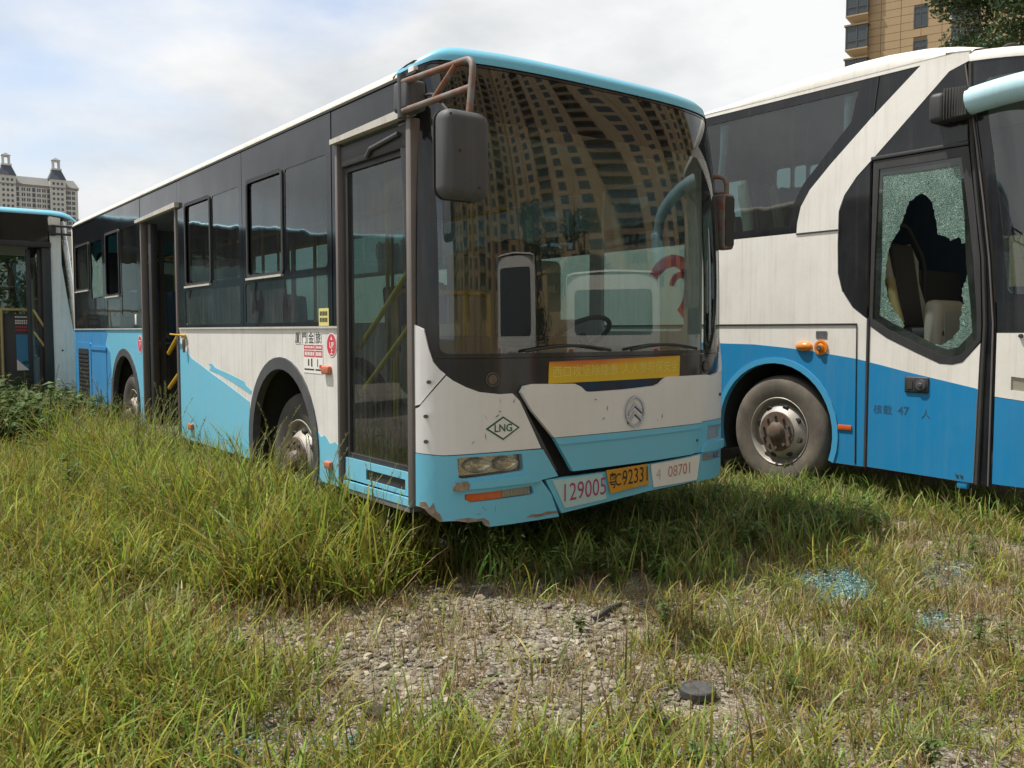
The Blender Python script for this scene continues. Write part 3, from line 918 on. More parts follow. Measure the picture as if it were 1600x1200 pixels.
    fl = panel('fog_light', fp([(0.415, 0.508), (0.60, 0.516), (0.595, 0.558), (0.415, 0.553)]), FR, 'lamp_clear', T, thick=0.02, off=0.006, ucuts=cuts, smooth=35)
    for k in range(9):
        a = 0.43 + k * 0.019
        panel('lens_rib', fp([(a, 0.513), (a + 0.007, 0.513), (a + 0.007, 0.552), (a, 0.552)]), FR, 'lamp_clear', fl, thick=0.004, off=0.010)
    panel('indicator', fp([(0.205, 0.512), (0.232, 0.50), (0.41, 0.507), (0.41, 0.552), (0.205, 0.543)]), FR, 'lamp_orange', T, thick=0.02, off=0.012, ucuts=cuts, smooth=35)
    # centre flap: white above, blue below
    fw = [(0.525, 1.102), (0.545, 1.138), (0.60, 1.148), (0.90, 1.140), (0.945, 1.122), (0.985, 1.092), (1.03, 1.086), (1.30, 1.090), (1.575, 1.102), (1.625, 1.115), (1.665, 1.142), (1.70, 1.156), (2.12, 1.156), (2.175, 1.140), (2.085, 0.915), (2.052, 0.835), (1.40, 0.833), (0.748, 0.832), (0.60, 0.99)]
    flap = panel('front_flap', fp(fw), FR, 'front_white', T, thick=0.03, off=0.034, ucuts=cuts, vcuts=(0.9, 1.0, 1.05), smooth=35)
    fb = [(0.751, 0.828), (1.40, 0.829), (2.050, 0.831), (1.965, 0.632), (1.45, 0.625), (0.888, 0.622)]
    flap2 = panel('front_flap', fp(fb), FR, 'front_blue', T, thick=0.03, off=0.0335, ucuts=cuts, smooth=35)
    panel('flap_crease', fp([(0.775, 0.795), (1.3, 0.798), (2.035, 0.806), (2.035, 0.800), (1.3, 0.791), (0.78, 0.788)]), FR, 'front_blue', flap2, thick=0.01, off=0.041, ucuts=cuts)
    panel('flap_edge', fp([(0.478, 1.092), (0.525, 1.046), (0.682, 0.775), (0.775, 0.64), (0.795, 0.63), (0.70, 0.79), (0.535, 1.065), (0.50, 1.095)]), FR, 'grey_plastic', T, thick=0.02, off=0.004, ucuts=cuts, smooth=35)
    # driver side corner
    wr = [(2.182, 1.14), (2.20, 1.148), (2.35, 1.165), (2.42, 1.20), (2.46, 1.30), (2.478, 1.46), (2.4905, 1.485), (2.4905, 0.842), (2.064, 0.842), (2.095, 0.915)]
    panel('corner_panel', fp(wr), FR, 'front_white', T, thick=0.025, off=0.024, ucuts=cuts, vcuts=(0.9, 1.0, 1.1, 1.2), smooth=35)
    hr = [(2.13, 0.708), (2.40, 0.705), (2.405, 0.795), (2.15, 0.808)]
    fgr = [(2.075, 0.568), (2.39, 0.566), (2.39, 0.612), (2.09, 0.620)]
    br = [(2.061, 0.838), (1.974, 0.634), (2.073, 0.634), (2.02, 0.44), (2.30, 0.435), (2.4905, 0.46), (2.4905, 0.838)]
    cb2 = panel('bumper_corner', fp(br), FR, 'front_blue', T, holes=[fp(hr), fp(fgr)], thick=0.035, off=0.024, ucuts=cuts, vcuts=(0.5, 0.6, 0.7), smooth=35)
    panel('bumper_ridge', fp([(2.06, 0.635), (2.40, 0.632), (2.44, 0.645), (2.44, 0.675), (2.40, 0.690), (2.09, 0.690)]), FR, 'front_blue', cb2, thick=0.03, off=0.046, ucuts=cuts, smooth=30)
    panel('headlight', fp([(2.12, 0.70), (2.41, 0.70), (2.41, 0.80), (2.14, 0.815)]), FR, 'lamp_clear', T, thick=0.02, off=0.008, ucuts=cuts, smooth=35)
    panel('fog_light', fp([(2.07, 0.562), (2.27, 0.562), (2.27, 0.618), (2.085, 0.624)]), FR, 'lamp_clear', T, thick=0.02, off=0.008, ucuts=cuts, smooth=35)
    panel('indicator', fp([(2.275, 0.562), (2.395, 0.562), (2.395, 0.614), (2.275, 0.618)]), FR, 'lamp_red', T, thick=0.02, off=0.008, ucuts=cuts, smooth=35)
    # centre bumper: number panel, plate, white panel
    cbp = panel('bumper_centre', fp([(0.70, 0.585), (0.72, 0.588), (1.135, 0.592), (1.53, 0.605), (2.065, 0.624), (2.022, 0.442), (1.54, 0.432), (1.18, 0.405), (0.815, 0.378)]), FR, 'front_blue', T, thick=0.025, off=0.018, ucuts=cuts, smooth=35)
    npn = panel('number_panel', fp([(0.745, 0.578), (1.125, 0.585), (1.165, 0.425), (0.835, 0.405)]), FR, 'pale_turq', cbp, thick=0.006, off=0.024, ucuts=cuts)
    lettering('fleet_number', '129005', 0.15, FR, FR.S(0.985), 0.497, 0.0255, 'ink_magenta', npn, sx=0.80, slant=0.03)
    pn = panel('number_plate', fp([(1.155, 0.602), (1.51, 0.610), (1.525, 0.482), (1.19, 0.455)]), FR, 'plate', T, thick=0.006, off=0.032, ucuts=cuts)
    lettering('plate_number', '92331', 0.135, FR, FR.S(1.407), 0.541, 0.0335, 'ink_black', pn, sx=0.72, slant=0.045)
    lettering('plate_number', 'C·', 0.11, FR, FR.S(1.262), 0.532, 0.0335, 'ink_black', pn, sx=0.72, slant=0.045)
    lettering('plate_number', '粤', 0.105, FR, FR.S(1.208), 0.528, 0.0335, 'ink_black', pn, sx=0.62, bold=0.001)
    wpn = panel('stencil_panel', fp([(1.545, 0.600), (2.055, 0.618), (2.018, 0.452), (1.575, 0.452)]), FR, 'ink_white', T, thick=0.006, off=0.026, ucuts=cuts)
    lettering('stencil_number', '08701', 0.105, FR, FR.S(1.83), 0.537, 0.0275, 'ink_rust', wpn, sx=0.95, slant=0.02)
    lettering('stencil_number', '4', 0.105, FR, FR.S(1.618), 0.53, 0.0275, 'ink_rust_pale', wpn, sx=0.95)
    # bolts, badge, LNG diamond
    for x, z in ((0.05, 1.17), (0.04, 0.98), (0.04, 0.84), (2.33, 1.01), (2.0, 0.72)):
        panel('screw', circle(FR.S(x), z, 0.011, 10), FR, 'chrome_dark', T, thick=0.012, off=0.036)
    u = FR.S(1.385)
    bd = panel('badge', circle(u, 0.952, 0.082, 36, 0.096), FR, 'chrome', T, holes=[circle(u, 0.952, 0.069, 36, 0.083)], thick=0.012, off=0.047, smooth=30)
    panel('badge_field', circle(u, 0.952, 0.070, 30, 0.084), FR, 'front_white', bd, thick=0.004, off=0.036)
    for dz_ in (0.022, -0.030):
        zt = 0.962 + dz_
        for k, mt in ((0, 'chrome_dark'), (1, 'chrome')):  # the dark copy, set slightly lower, paints a shadow under each chrome chevron
            e = 0.004 * (1 - k)
            panel('chevron_and_shadow', [(u - 0.062, zt - 0.042 - e), (u - 0.004, zt + 0.024 - e), (u + 0.062, zt - 0.030 - e), (u + 0.060, zt - 0.044 - e * 2), (u - 0.004, zt + 0.004 - e * 2), (u - 0.056, zt - 0.052 - e * 2)], FR, mt, bd, thick=0.006, off=0.040 + 0.004 * k)
    u = FR.S(0.415)
    dm = panel('gas_diamond', [(u - 0.105, 0.905), (u, 0.838), (u + 0.105, 0.905), (u, 0.972)], FR, 'ink_green', T, thick=0.003, off=0.0255)
    panel('diamond_field', [(u - 0.088, 0.905), (u, 0.849), (u + 0.088, 0.905), (u, 0.961)], FR, 'ink_white', dm, thick=0.002, off=0.0275)
    lettering('diamond_lettering', 'LNG', 0.060, FR, u, 0.905, 0.029, 'ink_green', dm, bold=0.001, sx=0.95)
    rw = random.Random(12)
    for k in range(16):
        x, z = rw.choice([(rw.uniform(0.2, 0.5), rw.uniform(0.8, 1.05)), (rw.uniform(0.9, 2.0), rw.uniform(0.86, 1.06)), (rw.uniform(0.2, 0.7), rw.uniform(0.40, 0.48))])
        L_, a = rw.uniform(0.012, 0.05), rw.uniform(0, 3.14)
        w_ = rw.uniform(0.0015, 0.004)
        us = FR.S(x)
        dx_, dz_ = cos(a) * L_, sin(a) * L_
        on = 0.036 if 0.85 < x < 2.05 and z > 0.84 else 0.0235
        on = 0.0255 if z < 0.5 else on
        panel('scratch', [(us, z), (us + dx_ * .5 - w_, z + dz_ * .5 + w_), (us + dx_, z + dz_), (us + dx_ * .5 + w_, z + dz_ * .5 - w_)], FR, rw.choice(['black', 'bare', 'bare']), T, thick=0, off=on)
    # dark void behind the bumper skin
    vs = [FR(L * i / 40, z, -0.09) for z in (0.40, 1.28) for i in range(41)]
    raw('bumper_backing', vs, [(i, i + 1, i + 42, i + 41) for i in range(40)], 'rubber', T, 60)
    box('underframe', 0.65, 1.85, 0.5, 9.2, 0.36, 0.60, 'rubber', T)

    # ---- front door
    for a, b_, nm in ((0.288, 0.345, 'door_post'), (1.195, 1.232, 'door_post')):
        box(nm, -0.022, 0.05, a, b_, 0.46, 2.62, 'post', T, bev=0.012)
    dr = thing_part('front_door', [(0.345, 0.505), (1.185, 0.505), (1.185, 2.60), (0.345, 2.60)], T, SM,
                    holes=[rect(0.40, 1.135, 0.675, 2.44, 0.02)], mat='black', off=-0.02)
    panel('door_glass', rect(0.39, 1.145, 0.665, 2.45), SM, 'door_glass', dr, thick=0, off=-0.035)
    panel('step_panel', rect(0.35, 1.18, 0.51, 0.645), SM, 'sky_blue', dr, holes=[rect(0.42, 0.90, 0.535, 0.60)], thick=0.01, off=-0.008)
    panel('step_trim', [(0.34, 0.455), (1.19, 0.45), (1.19, 0.495), (0.34, 0.50)], SM, 'sky_blue', T, thick=0.02, off=0.004)
    for a, b_ in (((0.47, 1.84), (1.19, 1.34)), ((0.47, 1.51), (1.17, 1.05))):
        p0 = Vector((0.10, a[0] - 0.08, a[1] + 0.05)); p1 = Vector((0.10, b_[0] - 0.04, b_[1]))
        tube('door_bar', [p0, p1], 0.017, 'yellow', dr)
    box('door_gear_cover', -0.006, 0.03, 0.36, 1.17, 2.47, 2.60, 'black', dr, bev=0.01)
    tube('door_arm', [(-0.02, 0.42, 2.55), (-0.02, 0.75, 2.52), (-0.02, 0.80, 2.48)], 0.014, 'grey_plastic', dr, 8)
    panel('drip_rail', [(0.27, 2.625), (1.25, 2.622), (1.25, 2.652), (0.27, 2.672)], SM, 'drip', T, thick=0.05, off=0.045)
    box('front_door_sill', 0.0, 0.5, 0.36, 1.18, 0.42, 0.46, 'floor_lino', T)
    # ---- rear door, standing open: two folded leaves turned into the bus
    for a, b_ in ((4.625, 4.66), (5.845, 5.882)):
        box('door_post', -0.018, 0.05, a, b_, 0.46, 2.62, 'post', T, bev=0.01)
    panel('drip_rail', [(4.55, 2.60), (5.97, 2.585), (5.97, 2.615), (4.55, 2.645)], SM, 'drip', T, thick=0.05, off=0.045)
    for y_, dy in ((4.74, 0.10), (5.76, -0.10)):
        o = box('rear_door_leaf', 0.03, 0.10, min(y_, y_ + dy), max(y_, y_ + dy), 0.48, 2.56, 'black', T, bev=0.01)
        o2 = panel('leaf_glass', rect(0.0, 1.0, 0.0, 1.0), lambda u_, v_, o_, yy=y_: Vector((0.12 + u_ * 0.50, yy + dy * 0.4 - 0.0 * u_, 0.55 + v_ * 1.95)), 'black', o,
                   holes=[rect(0.12, 0.88, 0.08, 0.94, 0.03)], thick=0)
        panel('leaf_pane', rect(0.12, 0.88, 0.08, 0.94), lambda u_, v_, o_, yy=y_: Vector((0.12 + u_ * 0.50, yy + dy * 0.4, 0.55 + v_ * 1.95)), 'door_glass', o, thick=0)
    for a, b_ in (((0.16, 4.98, 1.52), (0.16, 5.55, 1.22)), ((0.16, 4.98, 1.12), (0.16, 5.55, 0.86))):
        tube('door_bar', [a, b_], 0.022, 'yellow', T)
    box('rear_door_sill', 0.0, 0.5, 4.66, 5.85, 0.40, 0.46, 'floor_lino', T)

    # ---- small things on the side
    st = panel('notice_sticker', rect(1.365, 1.515, 1.485, 1.60), SM, 'sticker_yellow', T, thick=0.002, off=0.009)
    for r_ in range(2):
        for k in range(5):
            panel('print_mark', rect(1.385 + k * 0.024, 1.402 + k * 0.024, 1.51 + r_ * 0.042, 1.538 + r_ * 0.042), SM, 'ink_black', st, thick=0.0005, off=0.0100)
    for k_, ch_ in enumerate('厦門金旅'):
        mk = panel('maker_plate', rect(1.835 - k_ * 0.112, 1.925 - k_ * 0.112, 1.362, 1.436, 0.008), SM, 'ink_white', T, thick=0.0005, off=0.0028)
        lettering('maker_lettering', ch_, 0.082, SM, 1.880 - k_ * 0.112, 1.399, 0.004, 'chrome_dark', mk, usign=-1, bold=0.0006, sx=1.05)
    rt = panel('capacity_table', rect(1.475, 1.785, 1.165, 1.365), SM, 'ink_white', T, thick=0.001, off=0.0025)
    for a, b_, c_, d_ in ((1.60, 1.775, 1.325, 1.357), (1.60, 1.775, 1.275, 1.318), (1.482, 1.592, 1.325, 1.357), (1.482, 1.592, 1.275, 1.318), (1.49, 1.53, 1.20, 1.225)):
        pr = panel('red_field', rect(a, b_, c_, d_), SM, 'ink_red', rt, thick=0.0005, off=0.0032)
        if b_ - a > 0.05:
            nn = 6 if b_ - a > 0.15 else 4
            for k in range(nn):
                a2 = a + 0.012 + k * (b_ - a - 0.02) / nn
                panel('print_mark', rect(a2, a2 + (b_ - a) / nn * 0.6, c_ + 0.009, d_ - 0.009), SM, 'ink_white', rt, thick=0, off=0.0040)
    for a, b_, c_, d_ in ((1.61, 1.77, 1.185, 1.195), (1.485, 1.59, 1.185, 1.195), (1.64, 1.66, 1.21, 1.265), (1.69, 1.71, 1.215, 1.26), (1.55, 1.562, 1.21, 1.262)):
        panel('print_mark', rect(a, b_, c_, d_), SM, 'ink_black', rt, thick=0, off=0.0035)
    up = panel('boarding_sign', circle(1.34, 1.36, 0.075, 28, 0.078), SM, 'ink_white', T, thick=0.001, off=0.003)
    panel('sign_field', circle(1.34, 1.36, 0.069, 28, 0.072), SM, 'ink_red', up, thick=0.0005, off=0.0036)
    lettering('sign_lettering', 'UP', 0.052, SM, 1.34, 1.358, 0.0043, 'ink_white', up, usign=-1, bold=0.001)
    lettering('sign_lettering', '上', 0.048, SM, 1.34, 1.316, 0.0043, 'ink_white', up, usign=-1, bold=0.0008)
    panel('arrow', [(1.325, 1.393), (1.355, 1.393), (1.34, 1.417)], SM, 'ink_white', up, thick=0, off=0.0043)
    dn = panel('alighting_sign', circle(6.03, 1.31, 0.085, 24, 0.095), SM, 'ink_white', T, thick=0.001, off=0.003)
    panel('sign_field', circle(6.03, 1.31, 0.077, 24, 0.087), SM, 'ink_red', dn, thick=0.0005, off=0.0036)
    lettering('sign_lettering', '下', 0.09, SM, 6.03, 1.31, 0.0043, 'ink_white', dn, usign=-1, bold=0.001)
    box('marker_light', -0.03, 0.0, 1.345, 1.455, 1.168, 1.222, 'faded_orange', T, bev=0.01, seg=3)
    box('marker_light', -0.03, 0.0, 1.34, 1.43, 0.545, 0.595, 'faded_orange', T, bev=0.01, seg=3)
    box('marker_light', -0.03, 0.0, 4.24, 4.34, 0.545, 0.60, 'faded_orange', T, bev=0.01, seg=3)
    box('sensor_label', -0.010, 0.0, 6.13, 6.19, 1.52, 1.63, 'ink_white', T, bev=0.004)
    lt = box('latch', -0.02, 0.0, 4.40, 4.52, 1.385, 1.405, 'cream_rail', T, bev=0.005)
    tube('latch_pin', [(-0.02, 4.38, 1.41), (-0.05, 4.75, 1.42)], 0.008, 'yellow', lt, 8)
    tube('latch_ring', [(-0.03, 4.40 + 0.02 * sin(2 * pi * k / 16), 1.32 + 0.06 * cos(2 * pi * k / 16)) for k in range(17)], 0.009, 'hub', lt, 8)

    # ---- mirrors
    mr = box('mirror', -0.315, -0.055, -0.53, -0.40, 2.065, 2.475, 'grey_plastic', T, bev=0.055, seg=5)
    panel('mirror_glass', rect(-0.285, -0.085, 2.11, 2.43, 0.03), lambda u_, v_, o_: Vector((u_, -0.396 + o_, v_)), 'chrome', mr, thick=0.004)
    for xx, zz in ((-0.24, 2.28), (-0.13, 2.12), (-0.29, 2.44)):
        lathe('housing_screw', [(0, 0.007), (0.004, 0.006), (0.004, 0)], (xx, -0.53, zz), 'rubber', mr, 'Y', 10, -1.0)
    panel('housing_seam', rect(-0.317, -0.053, 2.063, 2.477, 0.056, 5), front_map(-0.425), 'rubber', mr, holes=[rect(-0.30, -0.07, 2.08, 2.46, 0.05, 5)], thick=0.006)
    bm = bmesh.new()
    add_tube(bm, arc_path([(-0.12, 0.20, 2.765), (-0.12, -0.47, 2.735), (-0.15, -0.47, 2.44)], 0.07), 0.0165, 12)
    add_tube(bm, [(-0.12, 0.19, 2.615), (-0.125, -0.46, 2.60)], 0.0165, 12)
    add_tube(bm, [(-0.12, -0.12, 2.62), (-0.122, -0.32, 2.735)], 0.0145, 12)
    from_bm('mirror_arm', bm, 'rust', T, 50)
    br_ = box('mirror_bracket', -0.135, -0.012, 0.13, 0.28, 2.615, 2.775, 'grey_plastic', T, bev=0.02, seg=3)
    tube('bracket_pin', [(-0.12, 0.205, 2.58), (-0.12, 0.205, 2.81)], 0.024, 'grey_plastic', br_, 12)
    tube('mirror_cable', arc_path([(0.0, 0.28, 2.70), (-0.03, 0.05, 2.70), (-0.16, -0.30, 2.52), (-0.16, -0.42, 2.40)], 0.15), 0.008, 'rubber', T, 8)
    ml = box('mirror', 2.46, 2.57, 0.17, 0.28, 2.03, 2.42, 'rust', T, bev=0.02, seg=3)
    panel('mirror_shell', rect(2.47, 2.56, 2.05, 2.40, 0.02), front_map(0.165), 'black', ml, thick=0.01)
    tube('mirror_arm', arc_path([(2.44, 0.34, 2.545), (2.55, 0.23, 2.56), (2.55, 0.23, 2.40)], 0.09), 0.018, 'rust', T)
    tube('mirror_arm', [(2.44, 0.34, 2.44), (2.55, 0.23, 2.44)], 0.014, 'rust', T)
    # wipers
    for x0, x1, zt in ((0.55, 1.18, 1.36), (1.35, 1.98, 1.36)):
        pts = [FR(FR.S(x0 + (x1 - x0) * k / 8), 1.335 + 0.03 * sin(pi * k / 8), 0.035) for k in range(9)]
        w_ = tube('wiper', pts, 0.009, 'rubber', T, 8)

    # ---- far (driver) side, rear, floor, interior
    wins = [(0.55, 1.45, 1.45, 2.60), (1.60, 3.0, 1.55, 2.60), (3.1, 4.6, 1.55, 2.60), (4.7, 6.2, 1.55, 2.60), (6.3, 7.7, 1.6, 2.60), (7.8, 9.2, 1.6, 2.60)]
    panel('far_side', [(0.40, 0.44), (YR, 0.44), (YR, 2.86), (0.40, 2.86)], LM, 'white', T, holes=[rect(a, b_, c_, d_, 0.05) for a, b_, c_, d_ in wins], thick=0.03)
    for a, b_, c_, d_ in wins:
        panel('window_pane', rect(a, b_, c_, d_), LM, 'low_glass', T, thick=0, off=-0.012)
    panel('rear_wall', rect(0.0, 2.5, 0.44, 2.86, 0.12), lambda u_, v_, o_: Vector((u_, YR + o_, v_)), 'sky_blue', T, holes=[rect(0.3, 2.2, 1.75, 2.55, 0.08)], thick=0.03, off=0.03)
    panel('rear_window', rect(0.28, 2.22, 1.73, 2.57), lambda u_, v_, o_: Vector((u_, YR + o_, v_)), 'far_glass', T, thick=0, off=0.015)
    box('rear_corner', -0.006, 0.05, YR - 0.05, YR + 0.03, 1.475, 2.85, 'roof_white', T, bev=0.02)
    box('rear_corner', -0.006, 0.05, YR - 0.05, YR + 0.03, 0.44, 1.47, 'mid_blue', T, bev=0.02)
    box('floor_deck', 0.62, 2.46, 0.45, YR - 0.02, 0.80, 0.86, 'floor_lino', T)
    box('floor_deck', 0.04, 0.61, 2.84, 4.6, 0.80, 0.86, 'floor_lino', T)
    box('floor_deck', 0.04, 0.61, 7.36, YR - 0.02, 0.80, 0.86, 'floor_lino', T)
    box('ceiling', 0.03, 2.47, 0.55, YR - 0.02, 2.79, 2.82, 'interior', T)
    box('dashboard', 0.95, 2.35, 0.42, 0.80, 0.86, 1.34, 'interior_dark', T, bev=0.06, seg=4)
    box('dashboard', 0.35, 0.94, 0.36, 0.62, 0.86, 1.26, 'interior_dark', T, bev=0.05, seg=4)
    sw_ = lathe('steering_wheel', [(0.018 * cos(2 * pi * k / 8), 0.225 + 0.018 * sin(2 * pi * k / 8)) for k in range(9)], (0, 0, 0), 'interior_dark', T, 'Z', 30)
    mat4 = Matrix.Translation((1.78, 0.92, 1.42)) @ Matrix.Rotation(radians(-35), 4, 'X')
    sw_.data.transform(mat4)
    tube('steering_column', [(1.78, 0.92, 1.42), (1.78, 0.66, 1.05)], 0.035, 'interior_dark', T)
    seat('driver_seat', 1.80, 1.45, 0.95, T, 'interior_dark', 0.5, -1, 0.78)
    panel('driver_partition', rect(1.30, 2.45, 0.87, 2.05, 0.06), front_map(1.95), 'cream', T, thick=0.03)
    bm = bmesh.new()
    add_tube(bm, arc_path([(0.45, 1.30, 0.86), (0.45, 1.30, 1.72), (1.22, 1.30, 1.72), (1.22, 1.30, 0.86)], 0.06), 0.02, 10)
    add_tube(bm, [(1.02, 1.30, 0.86), (1.02, 1.30, 1.72)], 0.02, 10)
    from_bm('entrance_rail', bm, 'yellow', T, 50)
    panel('entrance_screen', rect(0.50, 0.98, 0.95, 1.50, 0.04), front_map(1.30), 'cream', T, thick=0.012)
    fbx = box('fare_box', 0.62, 0.90, 0.82, 1.08, 0.62, 1.42, 'interior_dark', T, bev=0.02)
    for x in (0.78, 1.55):
        tube('grab_rail', [(x, 1.5, 2.38), (x, 8.8, 2.38)], 0.017, 'yellow', T)
        for y in (2.0, 3.3, 4.5, 6.0, 7.4):
            tube('grab_pole', [(x, y, 0.86), (x, y, 2.79)], 0.016, 'yellow', T, 8)
    for y in (2.6, 3.3, 4.0, 6.9, 7.6, 8.3):
        for x in ((2.2, 1.74) if y > 5 else (2.2,)):
            seat('seat', x, y, 0.86, T)
    for y in (3.0, 3.7, 6.5, 7.2, 7.9, 8.6):
        for x in ((0.29, 0.74) if y > 5 else (0.29,)):
            seat('seat', x, y, 0.86, T)
    tube('seat_rail', [(0.08, 3.05, 1.86), (0.08, 4.4, 1.86)], 0.016, 'yellow', T)
    return T

def thing_part(name, poly, T, fmap, holes=(), mat='black', off=0.0):
    return panel(name, poly, fmap, mat, T, holes=holes, thick=0.04, off=off)

build_bus()

# ================================================================== COACH
def coach_seat(name, x, y, z, parent, w=0.46, face=-1):
    """reclining coach seat: cream shell wings, dark cloth middle"""
    xf = Matrix.Translation((x, y - face * 0.2, z + 0.42)) @ Matrix.Rotation(radians(10) * face, 4, 'X')
    bm = bmesh.new()
    for s in (-1, 1):
        pts = [(s * w * 0.42, 0, 0.0), (s * w * 0.44, 0.0, 0.25), (s * w * 0.36, 0.0, 0.45), (s * w * 0.42, 0, 0.65), (s * w * 0.34, 0, 0.82)]
        add_tube(bm, [xf @ Vector(p) for p in pts], [0.05, 0.06, 0.055, 0.06, 0.03], 8)
    add_box(bm, -w / 2, w / 2, -0.02, 0.05, 0.0, 0.80, 0.03, 2, xf)
    o = from_bm(name, bm, 'cream', parent, 50)
    bm = bmesh.new()
    add_box(bm, -w * 0.30, w * 0.30, -0.075, -0.01, 0.02, 0.80, 0.03, 3, xf)
    add_box(bm, x - w / 2, x + w / 2, y - 0.25, y + 0.2, z + 0.34, z + 0.46, 0.04, 3)
    from_bm('seat_cloth', bm, 'interior_dark', o, 50)
    return o

def build_coach():
    XS = 4.35
    T = thing('coach', 'tall white and blue coach with a smashed door window beside the city bus', 'coach', (XS + 1.25, 4.5, 0.0))
    SM = side_map(XS)
    LM = side_map_pos(XS + 2.5)
    FR = Front(XS, 2.5, -1.75, 0.90, 2.6, 0.27, 1.5, 3.5, 1.3)
    cuts = FR.cuts(0.08)
    YR = 11.0
    zb = 0.30
    ac, az_, ar = 1.13, 0.53, 0.66
    ac2 = 7.6
    arch1 = arch_poly(0, 0, zb, 0, ac, az_, ar)
    arch2 = arch_poly(0, 0, zb, 0, ac2, az_, ar)
    top = 3.585
    skin = [(0.192, zb)] + arch1 + arch2 + [(YR, zb), (YR, top), (-0.58, top), (-0.58, 3.495), (-0.43, 3.45), (0.18, 2.89), (0.34, 2.75), (0.45, 2.61), (0.50, 2.48), (0.503, 2.2), (0.495, 1.95), (0.45, 1.79), (0.35, 1.65), (0.22, 1.555), (0.192, 1.54)]
    win = [(-0.20, 3.548), (0.21, 3.22), (0.58, 2.90), (0.79, 2.70), (0.88, 2.56), (0.915, 2.42), (0.92, 2.33), (10.6, 2.33), (10.6, 3.548)]
    body = panel('side_panel', skin, SM, 'coach_white', T, holes=[win], thick=0.03)
    # painted blue lower sweep
    wav = [(1.74, 1.33), (1.37, 1.325), (1.03, 1.30), (0.74, 1.272), (0.32, 1.218), (0.196, 1.195)]
    def sweep_top(y):
        pts = sorted(wav + [(11.1, 1.30), (6.0, 1.42), (3.0, 1.36), (-0.13, 1.125), (-0.74, 1.008), (-1.2, 0.93)])
        return float(np.interp(y, [p[0] for p in pts], [p[1] for p in pts]))
    tp = [(y, sweep_top(y)) for y in (YR - 0.005, 9, 7, 6, 5, 4, 3, 2.3, 1.74, 1.37, 1.03, 0.74, 0.5, 0.32, 0.196)]
    bl = [(0.196, zb + 0.003)] + [(y, max(z, zb + 0.003)) for y, z in arch1] + [(y, max(z, zb + 0.003)) for y, z in arch2] + [(YR - 0.005, zb + 0.003)] + tp
    panel('blue_sweep', bl, SM, 'coach_blue', T, thick=0.0015, off=0.003)
    arch_trim('wheel_arch', ac, az_, ar - 0.035, ar + 0.018, SM, paint('arch_rim_blue', (0.05, 0.33, 0.58), 0.35, 0.15), T, zb, thick=0.06, off=0.014)
    for cy in (ac, ac2):
        bm = bmesh.new()
        n = 20
        ra = [bm.verts.new((XS + 0.02, cy + ar * cos(pi * k / n), az_ + ar * sin(pi * k / n))) for k in range(n + 1)]
        rb = [bm.verts.new((XS + 0.62, cy + ar * cos(pi * k / n), az_ + ar * sin(pi * k / n))) for k in range(n + 1)]
        for k in range(n):
            bm.faces.new((ra[k], ra[k + 1], rb[k + 1], rb[k]))
        bm.faces.new(rb)
        lo = [bm.verts.new((x, cy + s * ar, 0.28)) for s in (1, -1) for x in (XS + 0.02, XS + 0.62)]
        bm.faces.new((ra[0], rb[0], lo[1], lo[0]))
        bm.faces.new((ra[n], rb[n], lo[3], lo[2]))
        bm.faces.new((rb[0], rb[n], lo[3], lo[1]))
        from_bm('wheel_housing', bm, 'rubber', T, 40)
    wheel('wheel', (XS + 0.06, 1.10, 0.52), 0.52, 0.30, T, tyre='tyre_dusty', spin=0.35)
    wheel('wheel', (XS + 0.06, ac2, 0.52), 0.52, 0.30, T, tyre='tyre_dusty', n=28)
    wheel('wheel', (XS + 2.44, 1.10, 0.52), 0.52, 0.30, T, sign=1.0, n=28)
    wheel('wheel', (XS + 2.44, ac2, 0.52), 0.52, 0.30, T, sign=1.0, n=28)
    # seams as thin dark rubber beads
    def seam(name, pts, w=0.009, mat='rubber', off=0.0045):
        tube(name, [SM(u, v, off) for u, v in pts], w, mat, T, 6)
    seam('panel_seam', [(10.9, 1.51), (0.30, 1.51), (0.285, 0.32)], 0.008)
    seam('panel_seam', [(0.92, 2.322), (0.503, 2.322)], 0.006)
    seam('door_seal', [(0.193, 0.30), (0.193, 1.56)], 0.016)
    # side window: black frame and one long pane, divided by slim joints
    def frame_hole(a, b_):
        return a
    f = panel('window_frame', win, SM, 'coach_black', T,
              holes=[[(0.33, 3.47), (0.36, 3.40), (0.40, 3.22), (0.69, 2.93), (0.86, 2.76), (0.97, 2.58), (0.99, 2.42), (1.0, 2.40), (3.98, 2.40), (3.98, 3.47)],
                     rect(4.06, 6.9, 2.40, 3.47, 0.04), rect(6.98, 10.4, 2.40, 3.47, 0.04)], thick=0.02, off=-0.004)
    panel('window_pane', [(0.20, 3.50), (0.25, 3.28), (0.62, 2.92), (0.84, 2.70), (0.93, 2.48), (0.95, 2.36), (10.5, 2.36), (10.5, 3.50)], SM, 'coach_glass', f, thick=0, off=-0.014)
    seam('pane_joint', [(0.155, 3.545), (0.195, 3.24)], 0.006, 'black', 0.0)
    # black quarter panel over the door
    q = [(-0.43, 3.445), (0.175, 2.885), (0.335, 2.745), (0.445, 2.605), (0.495, 2.475), (0.498, 2.2), (0.49, 1.955), (0.445, 1.795), (0.345, 1.655), (0.215, 1.56), (0.215, 2.87), (-0.585, 2.90), (-0.562, 3.49)]
    panel('quarter_panel', q, SM, 'coach_black', T, thick=0.025, off=-0.003)
    box('door_header', XS - 0.018, XS + 0.02, -0.60, 0.20, 2.862, 2.893, 'black', T, bev=0.006)
    # A pillar
    def edge(z):
        return -0.85 + FR.rk(z)
    zs = [3.47, 3.2, 2.86, 2.4, 2.0, 1.5, 1.2, 0.28]
